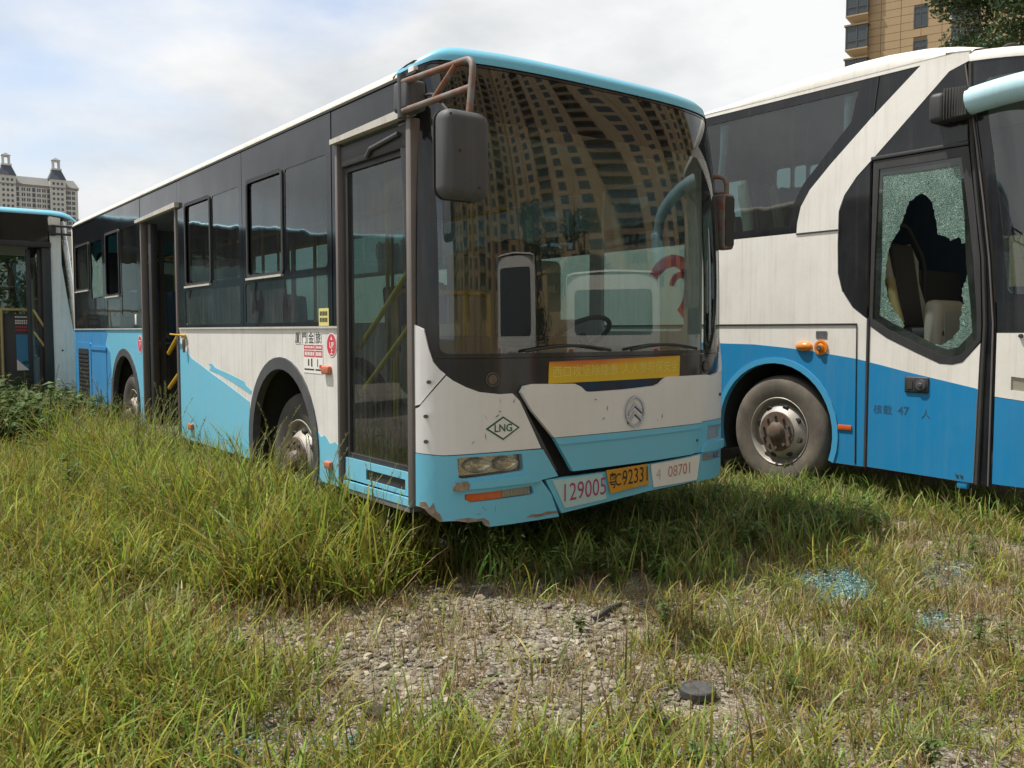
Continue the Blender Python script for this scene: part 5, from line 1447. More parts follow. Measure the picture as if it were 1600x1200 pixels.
def tan_building():
    # facade runs along local x, faces local -y; local origin = its far left corner at the ground
    az = radians(-18.4)
    ang = math.atan2(-0.949, 0.316)                # direction of local +x in the world
    A = (-2.53 + 95 * 0.848, -3.978 + 95 * 0.53, 0.0)
    T = thing('apartment_tower', 'tan tiled apartment block with boxed bay windows rising behind the tall coach', 'building')
    T.location = A
    T.rotation_euler = (0, 0, ang)
    WM[T.name] = Matrix.Identity(4)
    def p(name, x0, x1, y0, y1, z0, z1, mat, bev=0.0, parent=T):
        o = box(name, x0, x1, y0, y1, z0, z1, mat, None, bev)
        o.parent = parent
        return o
    p('wall', 0.0, 26, 0.06, 16, 0.0, 70, 'tan_joint')
    # tile panels on the part the yard looks at
    me = {}
    zrow = 0.74
    colw = 1.80
    wins = [(4.75, 5.95, 30.15, 32.05), (8.0, 10.35, 30.15, 32.75), (4.75, 5.95, 33.3, 35.2), (8.0, 10.35, 33.3, 35.9), (4.75, 5.95, 27.0, 28.9), (8.0, 10.35, 27.0, 29.6)]
    for r in range(13):
        for c in range(8):
            x0, z0 = c * colw, 26.3 + r * zrow
            segs = [(x0 + 0.02, x0 + colw - 0.02)]
            for (a, b, zz0, zz1) in wins:
                if z0 + zrow > zz0 + 0.02 and z0 < zz1 - 0.02:
                    ns = []
                    for s0, s1 in segs:
                        if b <= s0 or a >= s1:
                            ns.append((s0, s1))
                        else:
                            if a - s0 > 0.12: ns.append((s0, a))
                            if s1 - b > 0.12: ns.append((b, s1))
                    segs = ns
            for s0, s1 in segs:
                w = round(s1 - s0, 2)
                if w not in me:
                    me[w] = local_mesh('tile_panel', lambda bm, w=w: add_box(bm, -w / 2, w / 2, 0.0, 0.06, 0.018, zrow - 0.018), 'tan_tile')
                sub('tile_panel', me[w], T, ((s0 + s1) / 2, -0.002 + random.uniform(-0.006, 0.006), z0))
    p('wall_lower', 0.0, 26, 0.0, 0.1, 0.0, 26.28, 'tan_tile')
    p('wall_upper', 0.0, 26, 0.0, 0.1, 36.0, 70, 'tan_tile')
    p('wall_end', 14.45, 26, 0.0, 0.1, 26.29, 35.99, 'tan_tile')
    f1 = window_meshes(1.2, 1.9, 1, 0.35)
    f2 = window_meshes(2.35, 2.6, 2, -0.75)
    for (a, b, z0, z1) in wins:
        f, g = f1 if b - a < 1.5 else f2
        o = sub('window', f, T, ((a + b) / 2, 0.04, (z0 + z1) / 2))
        sub('pane', g, o, (0, 0.0, 0))
        if b - a > 1.5:
            s = sub('open_sash', f1[0], o, (0.25, -0.30, 0.1), radians(35), (0.6, 1, 0.85))
    lat = p('lattice_panel', 11.35, 12.9, -0.05, 0.02, 31.2, 34.6, 'win_frame')
    for k in range(16):
        o = box('lattice_bar', 11.40 + k * 0.095, 11.44 + k * 0.095, -0.075, -0.05, 31.22, 34.58, 'grey_roof', None)
        o.parent = lat
    # boxed bay windows hung on the left corner
    for k in range(4):
        zb = 25.75 + 3.22 * k
        b = p('bay_window', -1.35, 0.75, -0.75, 1.6, zb - 0.12, zb + 0.02, 'tan_tile')
        for nm, args in (('bay_glass', (-1.28, 0.68, -0.68, 1.5, zb + 0.02, zb + 2.2, 'far_glass')), ('bay_cap', (-1.45, 0.80, -0.80, 1.6, zb + 2.2, zb + 2.36, 'tan_joint'))):
            o = box(nm, *args); o.parent = b
        for (x, y) in ((-1.28, -0.68), (-0.28, -0.68), (0.68, -0.68), (-1.28, 0.4), (-1.28, 1.5)):
            o = box('mullion', x - 0.05, x + 0.05, y - 0.05, y + 0.05, zb + 0.02, zb + 2.2, 'win_frame'); o.parent = b
        o = box('transom', -1.32, 0.72, -0.73, -0.66, zb + 0.72, zb + 0.80, 'win_frame'); o.parent = b
        o = raw('bay_corbel', [(-1.3, -0.7, zb - 0.12), (0.7, -0.7, zb - 0.12), (0.7, 1.5, zb - 0.12), (-1.3, 1.5, zb - 0.12), (0.0, 0.0, zb - 1.0), (0.7, 0.0, zb - 1.0), (0.7, 1.5, zb - 1.0), (0.0, 1.5, zb - 1.0)],
                [(0, 1, 5, 4), (1, 2, 6, 5), (2, 3, 7, 6), (3, 0, 4, 7), (4, 5, 6, 7)], 'tan_tile'); o.parent = b
tan_building()

def white_tower():
    T = thing('residential_tower', 'pale residential tower with two slate pavilion roofs and cupolas far behind', 'building')
    Xr, Y = 113.5, 589.0
    T.location = (Xr, Y, 0)
    WM[T.name] = Matrix.Identity(4)
    def p(name, x0, x1, y0, y1, z0, z1, mat, parent=T):
        o = box(name, x0, x1, y0, y1, z0, z1, mat)
        o.parent = parent
        return o
    p('wall', -78, 0, 0.0, 16, 0, 87.5, 'stone_white')
    # eaves and sloped roof
    o = raw('roof', [(-78, -0.8, 87.5), (0.8, -0.8, 87.5), (0.8, 16.8, 87.5), (-78, 16.8, 87.5), (-78, 4, 92.6), (-1.5, 4, 92.6), (-1.5, 12, 92.6), (-78, 12, 92.6)],
            [(0, 1, 5, 4), (1, 2, 6, 5), (2, 3, 7, 6), (3, 0, 4, 7), (4, 5, 6, 7), (3, 2, 1, 0)], 'grey_roof'); o.parent = T
    p('cornice', -78, 0.5, -0.5, 0.0, 86.4, 87.0, 'grey_roof')
    p('cornice', -78, 0.5, -0.5, 0.0, 68.6, 69.1, 'grey_roof')
    fr3 = local_mesh('window', lambda bm: add_box(bm, -0.62, 0.62, -0.08, 0.1, -0.75, 0.75), 'far_glass')
    frs = local_mesh('window', lambda bm: add_box(bm, -0.85, 0.85, -0.08, 0.1, -1.15, 1.15), 'far_glass')
    frn = local_mesh('window', lambda bm: add_box(bm, -0.38, 0.38, -0.08, 0.1, -0.95, 0.95), 'far_glass')
    def pav(xc):
        w = p('pavilion', xc - 4.2, xc + 4.2, -2.2, 8, 0, 91.8, 'stone_white')
        o = p('string_course', xc - 4.5, xc + 4.5, -2.5, -2.2, 86.5, 87.1, 'grey_roof', w)
        r = raw('pavilion_roof', [(xc - 4.6, -2.6, 91.8), (xc + 4.6, -2.6, 91.8), (xc + 4.6, 8, 91.8), (xc - 4.6, 8, 91.8), (xc - 2.4, 0.2, 97.6), (xc + 2.4, 0.2, 97.6), (xc + 2.4, 5, 97.6), (xc - 2.4, 5, 97.6)],
                [(0, 1, 5, 4), (1, 2, 6, 5), (2, 3, 7, 6), (3, 0, 4, 7), (4, 5, 6, 7)], 'slate'); r.parent = w
        c = p('cupola', xc - 2.7, xc + 2.7, 0.0, 5.2, 97.6, 98.6, 'stone_white', w)
        for sx in (-1.55, 1.55):
            for sy in (1.0, 4.0):
                p('cupola_pier', xc + sx - 0.45, xc + sx + 0.45, sy - 0.45, sy + 0.45, 98.6, 102.8, 'stone_white', c)
        p('cupola_lintel', xc - 2.0, xc + 2.0, 0.5, 4.5, 102.8, 103.5, 'stone_white', c)
        r2 = raw('cupola_roof', [(xc - 2.4, 0.2, 103.5), (xc + 2.4, 0.2, 103.5), (xc + 2.4, 4.8, 103.5), (xc - 2.4, 4.8, 103.5), (xc, 2.5, 105.3)], [(0, 1, 4), (1, 2, 4), (2, 3, 4), (3, 0, 4)], 'grey_roof'); r2.parent = c
        for r_ in range(10):
            for k in (-1, 0, 1):
                sub('window', fr3, T, (xc + k * 2.25, -2.2, 89.2 - r_ * 3.02))
    pav(-11.2)
    pav(-37.5)
    for r_ in range(9):
        z = 84.6 - r_ * 3.02
        for x in (-2.0, -2.9, -4.3, -5.2, -17.9, -19.0, -20.6, -21.7, -26.0, -27.1, -28.7, -29.8, -44.6, -45.6, -47.3, -48.3):
            sub('window', frn, T, (x, 0, z))
        for x in (-6.6, -15.9, -23.8, -32.4, -42.8):
            sub('window', frs, T, (x, 0, z))
    return T
wt1 = white_tower()

def hidden_tower(name, label, loc, rotz, W, H, ncol, nrow, zstart=9.0):
    """tower across the yard that shows in the glass of the city bus"""
    T = thing(name, label, 'building')
    T.location = loc
    T.rotation_euler = (0, 0, rotz)
    WM[T.name] = Matrix.Identity(4)
    def p(nm, *a, par=T):
        o = box(nm, *a); o.parent = par; return o
    p('wall', -W / 2, W / 2, 0, 16, 0, H, 'tan_tile')
    fr, gl = window_meshes(2.3, 1.9, 2, 0.3)
    bal = local_mesh('balcony', lambda bm: add_box(bm, -2.2, 2.2, -1.2, 0, -1.6, -0.5), 'tan_joint')
    dark = local_mesh('loggia', lambda bm: add_box(bm, -2.0, 2.0, -0.05, 0.1, -0.5, 1.4), 'far_glass')
    for r in range(nrow):
        z = zstart + r * 3.1
        for c in range(ncol):
            x = -W / 2 + W * (c + 0.5) / ncol
            if c % 3 == 1:
                sub('balcony', bal, T, (x, 0, z))
                sub('loggia', dark, T, (x, 0, z))
            else:
                sub('window', gl, T, (x, -0.03, z), 0, (1, 1, 1))
    for c in range(ncol + 1):
        x = -W / 2 + W * c / ncol
        if c % 3 != 1:
            p('pilaster', x - 0.35, x + 0.35, -0.7, 0, 0, H, 'tan_tile')
    return T
hidden_tower('apartment_tower', 'tan slab block mirrored in the door side of the windscreen', (2, -74, 0), radians(180), 62, 90, 11, 20)
hidden_tower('apartment_tower', 'tan balconied tower mirrored in the windscreen of the split-bumper bus', (56, -52, 0), radians(226), 84, 96, 15, 20)

# ================================================================== TREES
def leaf_material(name, c1, c2, rough=0.35, trans=0.3):
    m, nt, out = new_mat(name)
    b = NB(nt)
    pos = b.n('ShaderNodeNewGeometry').outputs['Position']
    f = b.noise(pos, 1.3, 4, 0.7)
    f2 = b.noise(pos, 9.0, 2, 0.6)
    col = b.mix(b.ramp(f, 0.35, 0.65), c4(c1), c4(c2))
    col = b.mix(b.math('MULTIPLY', f2, 0.5), col, c4([c * 0.6 for c in c1]))
    p = b.n('ShaderNodeBsdfPrincipled', {'Base Color': col, 'Roughness': rough})
    t = b.n('ShaderNodeBsdfTranslucent', {'Color': col})
    ms = b.n('ShaderNodeMixShader', {0: trans, 1: p.outputs[0], 2: t.outputs[0]})
    nt.links.new(ms.outputs[0], out.inputs['Surface'])
    return m
M['tree_leaf'] = leaf_material('dark_glossy_leaf', (0.030, 0.065, 0.018), (0.075, 0.115, 0.03))
M['weed_leaf'] = leaf_material('weed_leaf', (0.05, 0.10, 0.02), (0.12, 0.17, 0.04), 0.5, 0.3)
M['bark'] = paint('bark', (0.10, 0.075, 0.05), 0.9, 0.4, (0.05, 0.045, 0.035))

def leaf_cloud(name, centres, n, size, mat, parent, seed):
    rg = np.random.default_rng(seed)
    verts, faces = [], []
    cs = np.array([c[:3] for c in centres]); rs = np.array([c[3] for c in centres])
    wts = rs ** 2 / (rs ** 2).sum()
    idx = rg.choice(len(cs), n, p=wts)
    d = rg.normal(size=(n, 3)); d /= np.linalg.norm(d, axis=1)[:, None]
    rad = rs[idx] * (0.55 + 0.5 * rg.random(n) ** 0.6)
    P = cs[idx] + d * rad[:, None] * np.array([1, 1, 0.85])
    nrm = d + rg.normal(scale=0.6, size=(n, 3)); nrm /= np.linalg.norm(nrm, axis=1)[:, None]
    a = np.cross(nrm, rg.normal(size=(n, 3))); a /= np.linalg.norm(a, axis=1)[:, None]
    b = np.cross(nrm, a)
    L = size * (0.7 + 0.6 * rg.random(n))[:, None]
    V = np.stack([P - a * L * .5, P + b * L * .24 + nrm * L * .06, P + a * L * .5, P - b * L * .24 + nrm * L * .06], 1).reshape(-1, 3)
    me = bpy.data.meshes.new(name)
    me.from_pydata(V.tolist(), [], [(4 * i, 4 * i + 1, 4 * i + 2, 4 * i + 3) for i in range(n)])
    me.update()
    return mesh_obj(name, me, mat, parent)

def tree(label, loc, h, r, n, leaf, seed, trunk_r=0.22):
    rg = random.Random(seed)
    x, y = loc
    T = thing('broadleaf_tree', label, 'tree', (x, y, 0))
    bm = bmesh.new()
    top = h - r * 1.0
    add_tube(bm, [(x, y, 0), (x + .1, y, h * .25), (x - .05, y + .1, h * .5), (x, y, h * .75)], [trunk_r, trunk_r * .8, trunk_r * .6, trunk_r * .25], 10)
    cen = []
    for k in range(26):
        a = rg.uniform(0, 2 * pi)
        zz = rg.uniform(-1, 1)
        rr = r * rg.uniform(0.35, 0.85) * math.sqrt(max(0.1, 1 - zz * zz * 0.8))
        c = (x + rr * cos(a), y + rr * sin(a), h - r * 1.25 + zz * r * 1.05, r * rg.uniform(0.22, 0.40))
        cen.append(c)
        if k % 2 == 0:
            add_tube(bm, [(x, y, h * rg.uniform(.35, .6)), ((x + c[0]) / 2, (y + c[1]) / 2, (h * .5 + c[2]) / 2 + .2), c[:3]], [trunk_r * .4, trunk_r * .25, trunk_r * .08], 6)
    from_bm('trunk', bm, 'bark', T, 60)
    leaf_cloud('crown', cen, n, leaf, 'tree_leaf', T, seed)
    return T
tree('dark green broadleaf tree rising behind the front of the tall coach', (35.6, 13.2), 17.5, 4.6, 26000, 0.22, 5)
tree('low bushy tree glimpsed through the blue roofed bus', (2.6, 34.0), 5.4, 2.6, 5000, 0.24, 14)
tree('dark broadleaf tree in front of the balconied tower', (17.0, -19.0), 8.5, 2.8, 5000, 0.28, 8)
tree('spreading broadleaf tree beside the rear-facing minibuses', (13.0, -22.0), 9.5, 3.4, 5000, 0.28, 9)

# ================================================================== MINIBUSES ACROSS THE YARD (seen mirrored in the windscreen)
def minibus(label, loc, rotz, W, H, Lc, low, plate_text):
    T = thing('minibus', label, 'minibus')
    T.location = loc
    T.rotation_euler = (0, 0, rotz)
    WM[T.name] = Matrix.Identity(4)
    # local: rear face at y=0 looks +y, body runs to -Lc
    rm = lambda u, v, o: Vector((u, o - 0.16 * max(0, (v - 1.1) / (H - 1.1)) ** 1.5 - 0.10 * (abs(u) / (W / 2)) ** 4, v))
    uc = [-W / 2 + 0.1 * k for k in range(1, int(W / 0.1))]
    panel('rear_panel', rect(-W / 2, W / 2, 0.95, H - 0.08, 0.12), rm, 'coach_white', T, holes=[rect(-W / 2 + 0.22, W / 2 - 0.22, 1.45, H - 0.35, 0.10)], thick=0.03, ucuts=uc, smooth=40)
    panel('rear_window', rect(-W / 2 + 0.20, W / 2 - 0.20, 1.43, H - 0.33, 0.10), rm, 'far_glass', T, thick=0, off=-0.01, ucuts=uc)
    panel('tailgate', rect(-W / 2, W / 2, 0.42, 0.945, 0.08), rm, low, T, thick=0.03, ucuts=uc, smooth=40)
    pb = panel('number_plate', rect(-0.22, 0.22, 0.58, 0.72), rm, 'plate', T, thick=0.01, off=0.012)
    lettering('plate_number', plate_text, 0.10, rm, 0.0, 0.65, 0.014, 'ink_black', pb, usign=-1, sx=0.8)
    lettering('tailgate_number', plate_text, 0.17, rm, 0.0, 1.13, 0.004, 'ink_black', T, usign=-1)
    for s in (-1, 1):
        panel('tail_light', rect(s * (W / 2 - 0.13) - 0.07, s * (W / 2 - 0.13) + 0.07, 0.72, 1.25, 0.04), rm, 'lamp_orange', T, thick=0.03, off=0.02)
        sm = (lambda u, v, o, s=s: Vector((s * (W / 2 + o), u, v)))
        panel('side_panel', rect(-Lc, -0.10, 0.40, H - 0.10), sm, 'coach_white', T, holes=[rect(-Lc + 0.3, -0.35, 1.35, H - 0.35, 0.08)], thick=0.03)
        panel('side_window', rect(-Lc + 0.28, -0.33, 1.33, H - 0.33), sm, 'far_glass', T, thick=0, off=-0.01)
        panel('blue_stripe', [(-Lc + .1, 0.6), (-0.2, 0.5), (-0.2, 0.9), (-Lc + .1, 1.2)], sm, 'mid_blue', T, thick=0.002, off=0.003)
        for y in (-1.0, -Lc + 0.9):
            lathe('wheel', [(-0.1, 0.2), (0.0, 0.22), (0.02, 0.3), (0.0, 0.36), (-0.2, 0.36)], (s * (W / 2 + 0.005), y, 0.36), 'tyre', T, 'X', 24, s * 1.0)
    prof = [(-W / 2, H - 0.10), (-W / 2 + 0.03, H - 0.04), (-W / 2 + 0.2, H), (0, H + 0.04), (W / 2 - 0.2, H), (W / 2 - 0.03, H - 0.04), (W / 2, H - 0.10)]
    vs = [(x, y, z + d) for y, d in ((-Lc, 0), (-0.4, 0), (-0.2, -0.02), (-0.13, -0.06)) for x, z in prof]
    raw('roof', vs, [(j * 7 + i, j * 7 + i + 1, (j + 1) * 7 + i + 1, (j + 1) * 7 + i) for j in range(3) for i in range(6)], 'coach_white', T, 50)
    panel('front_panel', rect(-W / 2, W / 2, 0.4, H - 0.1), lambda u, v, o: Vector((u, -Lc - o, v)), 'coach_white', T, thick=0.03)
    return T
minibus('white and blue minibus with number 8X299 facing away across the yard', (5.4, -4.4, 0), radians(42), 2.0, 2.55, 6.0, 'mid_blue', '粤C8X299')
minibus('white coach with number 0X078 facing away behind the minibus', (3.4, -7.4, 0), radians(30), 2.35, 3.2, 8.0, 'coach_white', '粤C0X078')

# ================================================================== GRASS, WEEDS, GRAVEL
def blade_material():
    m, nt, out = new_mat('grass_blade')
    b = NB(nt)
    col = b.n('ShaderNodeVertexColor', layer_name='Col').outputs['Color']
    oi = b.n('ShaderNodeObjectInfo').outputs['Random']
    hs = b.n('ShaderNodeHueSaturation', {'Color': col, 'Hue': b.math('ADD', b.math('MULTIPLY', oi, 0.035), 0.482), 'Saturation': 0.97, 'Value': b.math('ADD', b.math('MULTIPLY', oi, 0.6), 0.7)})
    c = hs.outputs['Color']
    p = b.n('ShaderNodeBsdfPrincipled', {'Base Color': c, 'Roughness': 0.55, 'Specular IOR Level': 0.3})
    t = b.n('ShaderNodeBsdfTranslucent', {'Color': c})
    ms = b.n('ShaderNodeMixShader', {0: 0.42, 1: p.outputs[0], 2: t.outputs[0]})
    nt.links.new(ms.outputs[0], out.inputs['Surface'])
    return m
M['blade'] = blade_material()

FRESH = [(0.275, 0.305, 0.030), (0.205, 0.260, 0.030), (0.345, 0.345, 0.042), (0.145, 0.205, 0.030)]
LUSH = [(0.185, 0.265, 0.050), (0.24, 0.30, 0.058), (0.14, 0.215, 0.048)]
DRY = [(0.36, 0.28, 0.12), (0.27, 0.185, 0.075), (0.42, 0.36, 0.18), (0.23, 0.14, 0.06)]

def tuft_mesh(name, rg, n, hmin, hmax, spread, lean, wmin, wmax, cols, dry=0.12, seg=4, curl=1.0, head=0):
    V, F, CL = [], [], []
    for _ in range(n):
        a = rg.uniform(0, 2 * pi)
        r = spread * math.sqrt(rg.random())
        base = Vector((r * cos(a), r * sin(a), -0.01))
        h = rg.uniform(hmin, hmax)
        d = rg.uniform(0, 2 * pi)
        th0 = rg.uniform(0.0, lean)
        bend = rg.uniform(0.2, 1.3) * curl
        w = rg.uniform(wmin, wmax)
        isdry = rg.random() < dry
        c = rg.choice(DRY if isdry else cols)
        c = [x * rg.uniform(0.8, 1.2) for x in c]
        tw = rg.uniform(-0.7, 0.7)
        p = base.copy()
        i0 = len(V)
        for k in range(seg + 1):
            t = k / seg
            th = th0 + bend * t * t
            side = Vector((-sin(d + tw), cos(d + tw), 0))
            ww = w * (1 - t ** 2.2) * (0.75 + 0.5 * min(1, t * 3)) * 0.5
            if k == seg:
                V.append(p.copy())
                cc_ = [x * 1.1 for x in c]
                CL.append(cc_)
            else:
                V += [p - side * ww, p + side * ww]
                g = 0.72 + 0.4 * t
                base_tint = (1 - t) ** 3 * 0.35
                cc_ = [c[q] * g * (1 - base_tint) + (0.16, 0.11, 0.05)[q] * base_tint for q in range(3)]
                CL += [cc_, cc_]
            p = p + Vector((cos(d) * sin(th), sin(d) * sin(th), cos(th))) * (h / seg)
        for k in range(seg - 1):
            j = i0 + 2 * k
            F.append((j, j + 1, j + 3, j + 2))
        j = i0 + 2 * (seg - 1)
        F.append((j, j + 1, j + 2))
    for _ in range(head):
        # flowering stem with a bristly spike
        d = rg.uniform(0, 2 * pi)
        h = rg.uniform(hmax * 1.15, hmax * 1.55)
        p = Vector((rg.uniform(-.03, .03), rg.uniform(-.03, .03), 0))
        pts = []
        for k in range(9):
            t = k / 8
            pts.append(p.copy())
            th = 0.12 + 0.9 * t ** 4
            p = p + Vector((cos(d) * sin(th), sin(d) * sin(th), cos(th))) * (h / 8)
        side = Vector((-sin(d), cos(d), 0))
        for k in range(8):
            i0 = len(V)
            w = 0.0016
            V += [pts[k] - side * w, pts[k] + side * w, pts[k + 1] + side * w, pts[k + 1] - side * w]
            CL += [(0.14, 0.17, 0.04)] * 4
            F.append((i0, i0 + 1, i0 + 2, i0 + 3))
        for k in range(46):
            t = 0.78 + 0.22 * rg.random()
            f = t * 8
            q = pts[min(7, int(f))].lerp(pts[min(8, int(f) + 1)], f - int(f))
            a = rg.uniform(0, 2 * pi)
            e = Vector((cos(a), sin(a), 0.9)).normalized() * rg.uniform(0.012, 0.024)
            s = Vector((-sin(a), cos(a), 0)) * 0.0022
            i0 = len(V)
            V += [q - s, q + s, q + e]
            CL += [(0.20, 0.20, 0.07)] * 3
            F.append((i0, i0 + 1, i0 + 2))
    me = bpy.data.meshes.new(name)
    me.from_pydata([tuple(v) for v in V], [], F)
    at = me.color_attributes.new('Col', 'FLOAT_COLOR', 'POINT')
    buf = np.ones((len(V), 4), np.float32)
    buf[:, :3] = np.array(CL, np.float32)
    at.data.foreach_set('color', buf.ravel())
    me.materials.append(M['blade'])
    me.update()
    return me

def weed_mesh(name, rg, h, nleaf, size):
    """upright broad-leaved weed"""
    bm = bmesh.new()
    V, F, CL = [], [], []
    stems = [(rg.uniform(0, 2 * pi), rg.uniform(0.1, 0.5), h * rg.uniform(0.6, 1.0)) for _ in range(4)]
    for d, ln, hh in stems:
        pts = [Vector((cos(d) * ln * t * t * hh, sin(d) * ln * t * t * hh, hh * t)) for t in (0, .33, .66, 1)]
        side = Vector((-sin(d), cos(d), 0)) * 0.003
        for a, b in zip(pts, pts[1:]):
            i0 = len(V)
            V += [a - side, a + side, b + side, b - side]; CL += [(0.10, 0.12, 0.04)] * 4
            F.append((i0, i0 + 1, i0 + 2, i0 + 3))
        for k in range(nleaf):
            t = 0.2 + 0.8 * rg.random()
            q = Vector((cos(d) * ln * t * t * hh, sin(d) * ln * t * t * hh, hh * t))
            a = rg.uniform(0, 2 * pi)
            L = size * rg.uniform(0.6, 1.2)
            dirv = Vector((cos(a), sin(a), rg.uniform(-0.2, 0.5))).normalized()
            s = Vector((-sin(a), cos(a), rg.uniform(-.2, .2))) * L * 0.22
            c = rg.choice([(0.075, 0.135, 0.028), (0.10, 0.165, 0.035), (0.055, 0.105, 0.025), (0.13, 0.18, 0.045)])
            i0 = len(V)
            mid = q + dirv * L * 0.45 + Vector((0, 0, -0.02 * L))
            V += [q, mid - s, q + dirv * L + Vector((0, 0, -0.25 * L)), mid + s, mid - Vector((0, 0, L * 0.05))]
            CL += [c] * 5
            F += [(i0, i0 + 1, i0 + 4), (i0 + 1, i0 + 2, i0 + 4), (i0 + 2, i0 + 3, i0 + 4), (i0 + 3, i0, i0 + 4)]
    bm.free()
    me = bpy.data.meshes.new(name)
    me.from_pydata([tuple(v) for v in V], [], F)
    at = me.color_attributes.new('Col', 'FLOAT_COLOR', 'POINT')
    buf = np.ones((len(V), 4), np.float32); buf[:, :3] = np.array(CL, np.float32)
    at.data.foreach_set('color', buf.ravel())
    me.materials.append(M['blade'])
    return me

def rock_mesh(name, rg, k):
    bm = bmesh.new()
    bmesh.ops.create_icosphere(bm, subdivisions=1, radius=1.0)
    for v in bm.verts:
        v.co *= rg.uniform(0.72, 1.15)
        v.co.x *= 1.25
        v.co.z *= 0.65
    me = bpy.data.meshes.new(name)
    bm.to_mesh(me); bm.free()
    me.materials.append(M['stone'])
    return me

def stone_mat():
    m, nt, out = new_mat('gravel_stone')
    b = NB(nt)
    oi = b.n('ShaderNodeObjectInfo').outputs['Random']
    pos = b.n('ShaderNodeNewGeometry').outputs['Position']
    r = b.n('ShaderNodeValToRGB', {'Fac': oi})
    e = r.color_ramp.elements
    e[0].position = 0.0; e[0].color = (0.07, 0.064, 0.056, 1)
    e[1].position = 1.0; e[1].color = (0.50, 0.455, 0.35, 1)
    x = e.new(0.45); x.color = (0.235, 0.205, 0.155, 1)
    x = e.new(0.8); x.color = (0.32, 0.285, 0.215, 1)
    f = b.noise(pos, 60, 4, 0.7)
    col = b.mix(b.math('MULTIPLY', f, 0.6), r.outputs['Color'], (0.13, 0.11, 0.085, 1))
    p = b.n('ShaderNodeBsdfPrincipled', {'Base Color': col, 'Roughness': 0.9, 'Specular IOR Level': 0.25})
    nt.links.new(p.outputs[0], out.inputs['Surface'])
    return m
M['stone'] = stone_mat()

def scatter(name, sources, P, rot, scale, idx, label, cat=None):
    """one object: instances of the source meshes on a cloud of points (geometry nodes)"""
    coll = bpy.data.collections.new(name + '_source')
    for i, me in enumerate(sources):
        o = bpy.data.objects.new('%s_source_%03d' % (name, i), me)
        coll.objects.link(o)
    me = bpy.data.meshes.new(name)
    me.from_pydata(P.tolist(), [], [])
    for nm, typ, arr in (('rot', 'FLOAT_VECTOR', rot), ('scl', 'FLOAT_VECTOR', scale), ('idx', 'INT', idx)):
        at = me.attributes.new(nm, typ, 'POINT')
        at.data.foreach_set('vector' if typ == 'FLOAT_VECTOR' else 'value', np.ascontiguousarray(arr, dtype=np.float32 if typ != 'INT' else np.int32).ravel())
    ob = bpy.data.objects.new(name, me)
    C.objects.link(ob)
    ng = bpy.data.node_groups.new(name + '_nodes', 'GeometryNodeTree')
    ng.interface.new_socket('Geometry', in_out='INPUT', socket_type='NodeSocketGeometry')
    ng.interface.new_socket('Geometry', in_out='OUTPUT', socket_type='NodeSocketGeometry')
    N = ng.nodes
    gi = N.new('NodeGroupInput'); go = N.new('NodeGroupOutput')
    ci = N.new('GeometryNodeCollectionInfo')
    ci.inputs['Collection'].default_value = coll
    ci.inputs['Separate Children'].default_value = True
    ci.inputs['Reset Children'].default_value = True
    ip = N.new('GeometryNodeInstanceOnPoints')
    ip.inputs['Pick Instance'].default_value = True
    def na(nm, dt):
        n = N.new('GeometryNodeInputNamedAttribute'); n.data_type = dt; n.inputs['Name'].default_value = nm
        return [o for o in n.outputs if o.enabled and o.name == 'Attribute'][0]
    ng.links.new(gi.outputs[0], ip.inputs['Points'])
    ng.links.new(ci.outputs[0], ip.inputs['Instance'])
    ng.links.new(na('idx', 'INT'), ip.inputs['Instance Index'])
    ng.links.new(na('rot', 'FLOAT_VECTOR'), ip.inputs['Rotation'])
    ng.links.new(na('scl', 'FLOAT_VECTOR'), ip.inputs['Scale'])
    ng.links.new(ip.outputs[0], go.inputs[0])
    md = ob.modifiers.new('scatter', 'NODES')
    md.node_group = ng
    tag(ob, label, cat, None, 'stuff')
    return ob

def in_poly(px, py, poly):
    ins = np.zeros(len(px), bool)
    j = len(poly) - 1
    for i in range(len(poly)):
        xi, yi = poly[i]; xj, yj = poly[j]
        c = ((yi > py) != (yj > py)) & (px < (xj - xi) * (py - yi) / (yj - yi + 1e-12) + xi)
        ins ^= c
        j = i
    return ins

def dist_poly(px, py, poly):
    d = np.full(len(px), 1e9)
    for i in range(len(poly)):
        x0, y0 = poly[i - 1]; x1, y1 = poly[i]
        dx, dy = x1 - x0, y1 - y0
        t = np.clip(((px - x0) * dx + (py - y0) * dy) / (dx * dx + dy * dy), 0, 1)
        d = np.minimum(d, np.hypot(px - x0 - t * dx, py - y0 - t * dy))
    return np.where(in_poly(px, py, poly), -d, d)

BARE = [(-0.79, 0.30), (-0.32, 0.36), (0.36, 0.25), (0.76, -0.37), (1.01, -0.85), (0.37, -1.15), (0.25, -1.69), (-0.26, -1.74), (-0.72, -1.75), (-1.45, -1.20), (-1.16, -0.79), (-1.15, -0.30)]
LUSHP = [(0.25, 0.42), (0.92, 0.90), (2.53, 1.04), (3.79, 1.17), (3.74, -0.44), (2.51, -0.71), (1.75, -0.78), (1.30, -0.69), (0.59, -0.13)]
TALLP = [(-3.2, 14.0), (-3.2, 1.4), (-1.76, 1.8), (-1.05, 1.25), (-0.75, 0.62), (-0.32, 0.50), (0.18, 0.42), (0.30, 0.9), (0.10, 1.2), (0.08, 9.7), (0.6, 10.1), (0.6, 10.2), (-2.0, 10.2), (-2.0, 14.0)]

def in_view(px, py, pad=0.35):
    fx, fy = sin(radians(36.908)), cos(radians(36.908))
    dx, dy = px + 2.53, py + 3.978
    dep = dx * fx + dy * fy
    lat = dx * fy - dy * fx
    return (dep > 1.6) & (np.abs(lat) < dep * 0.60 + pad)

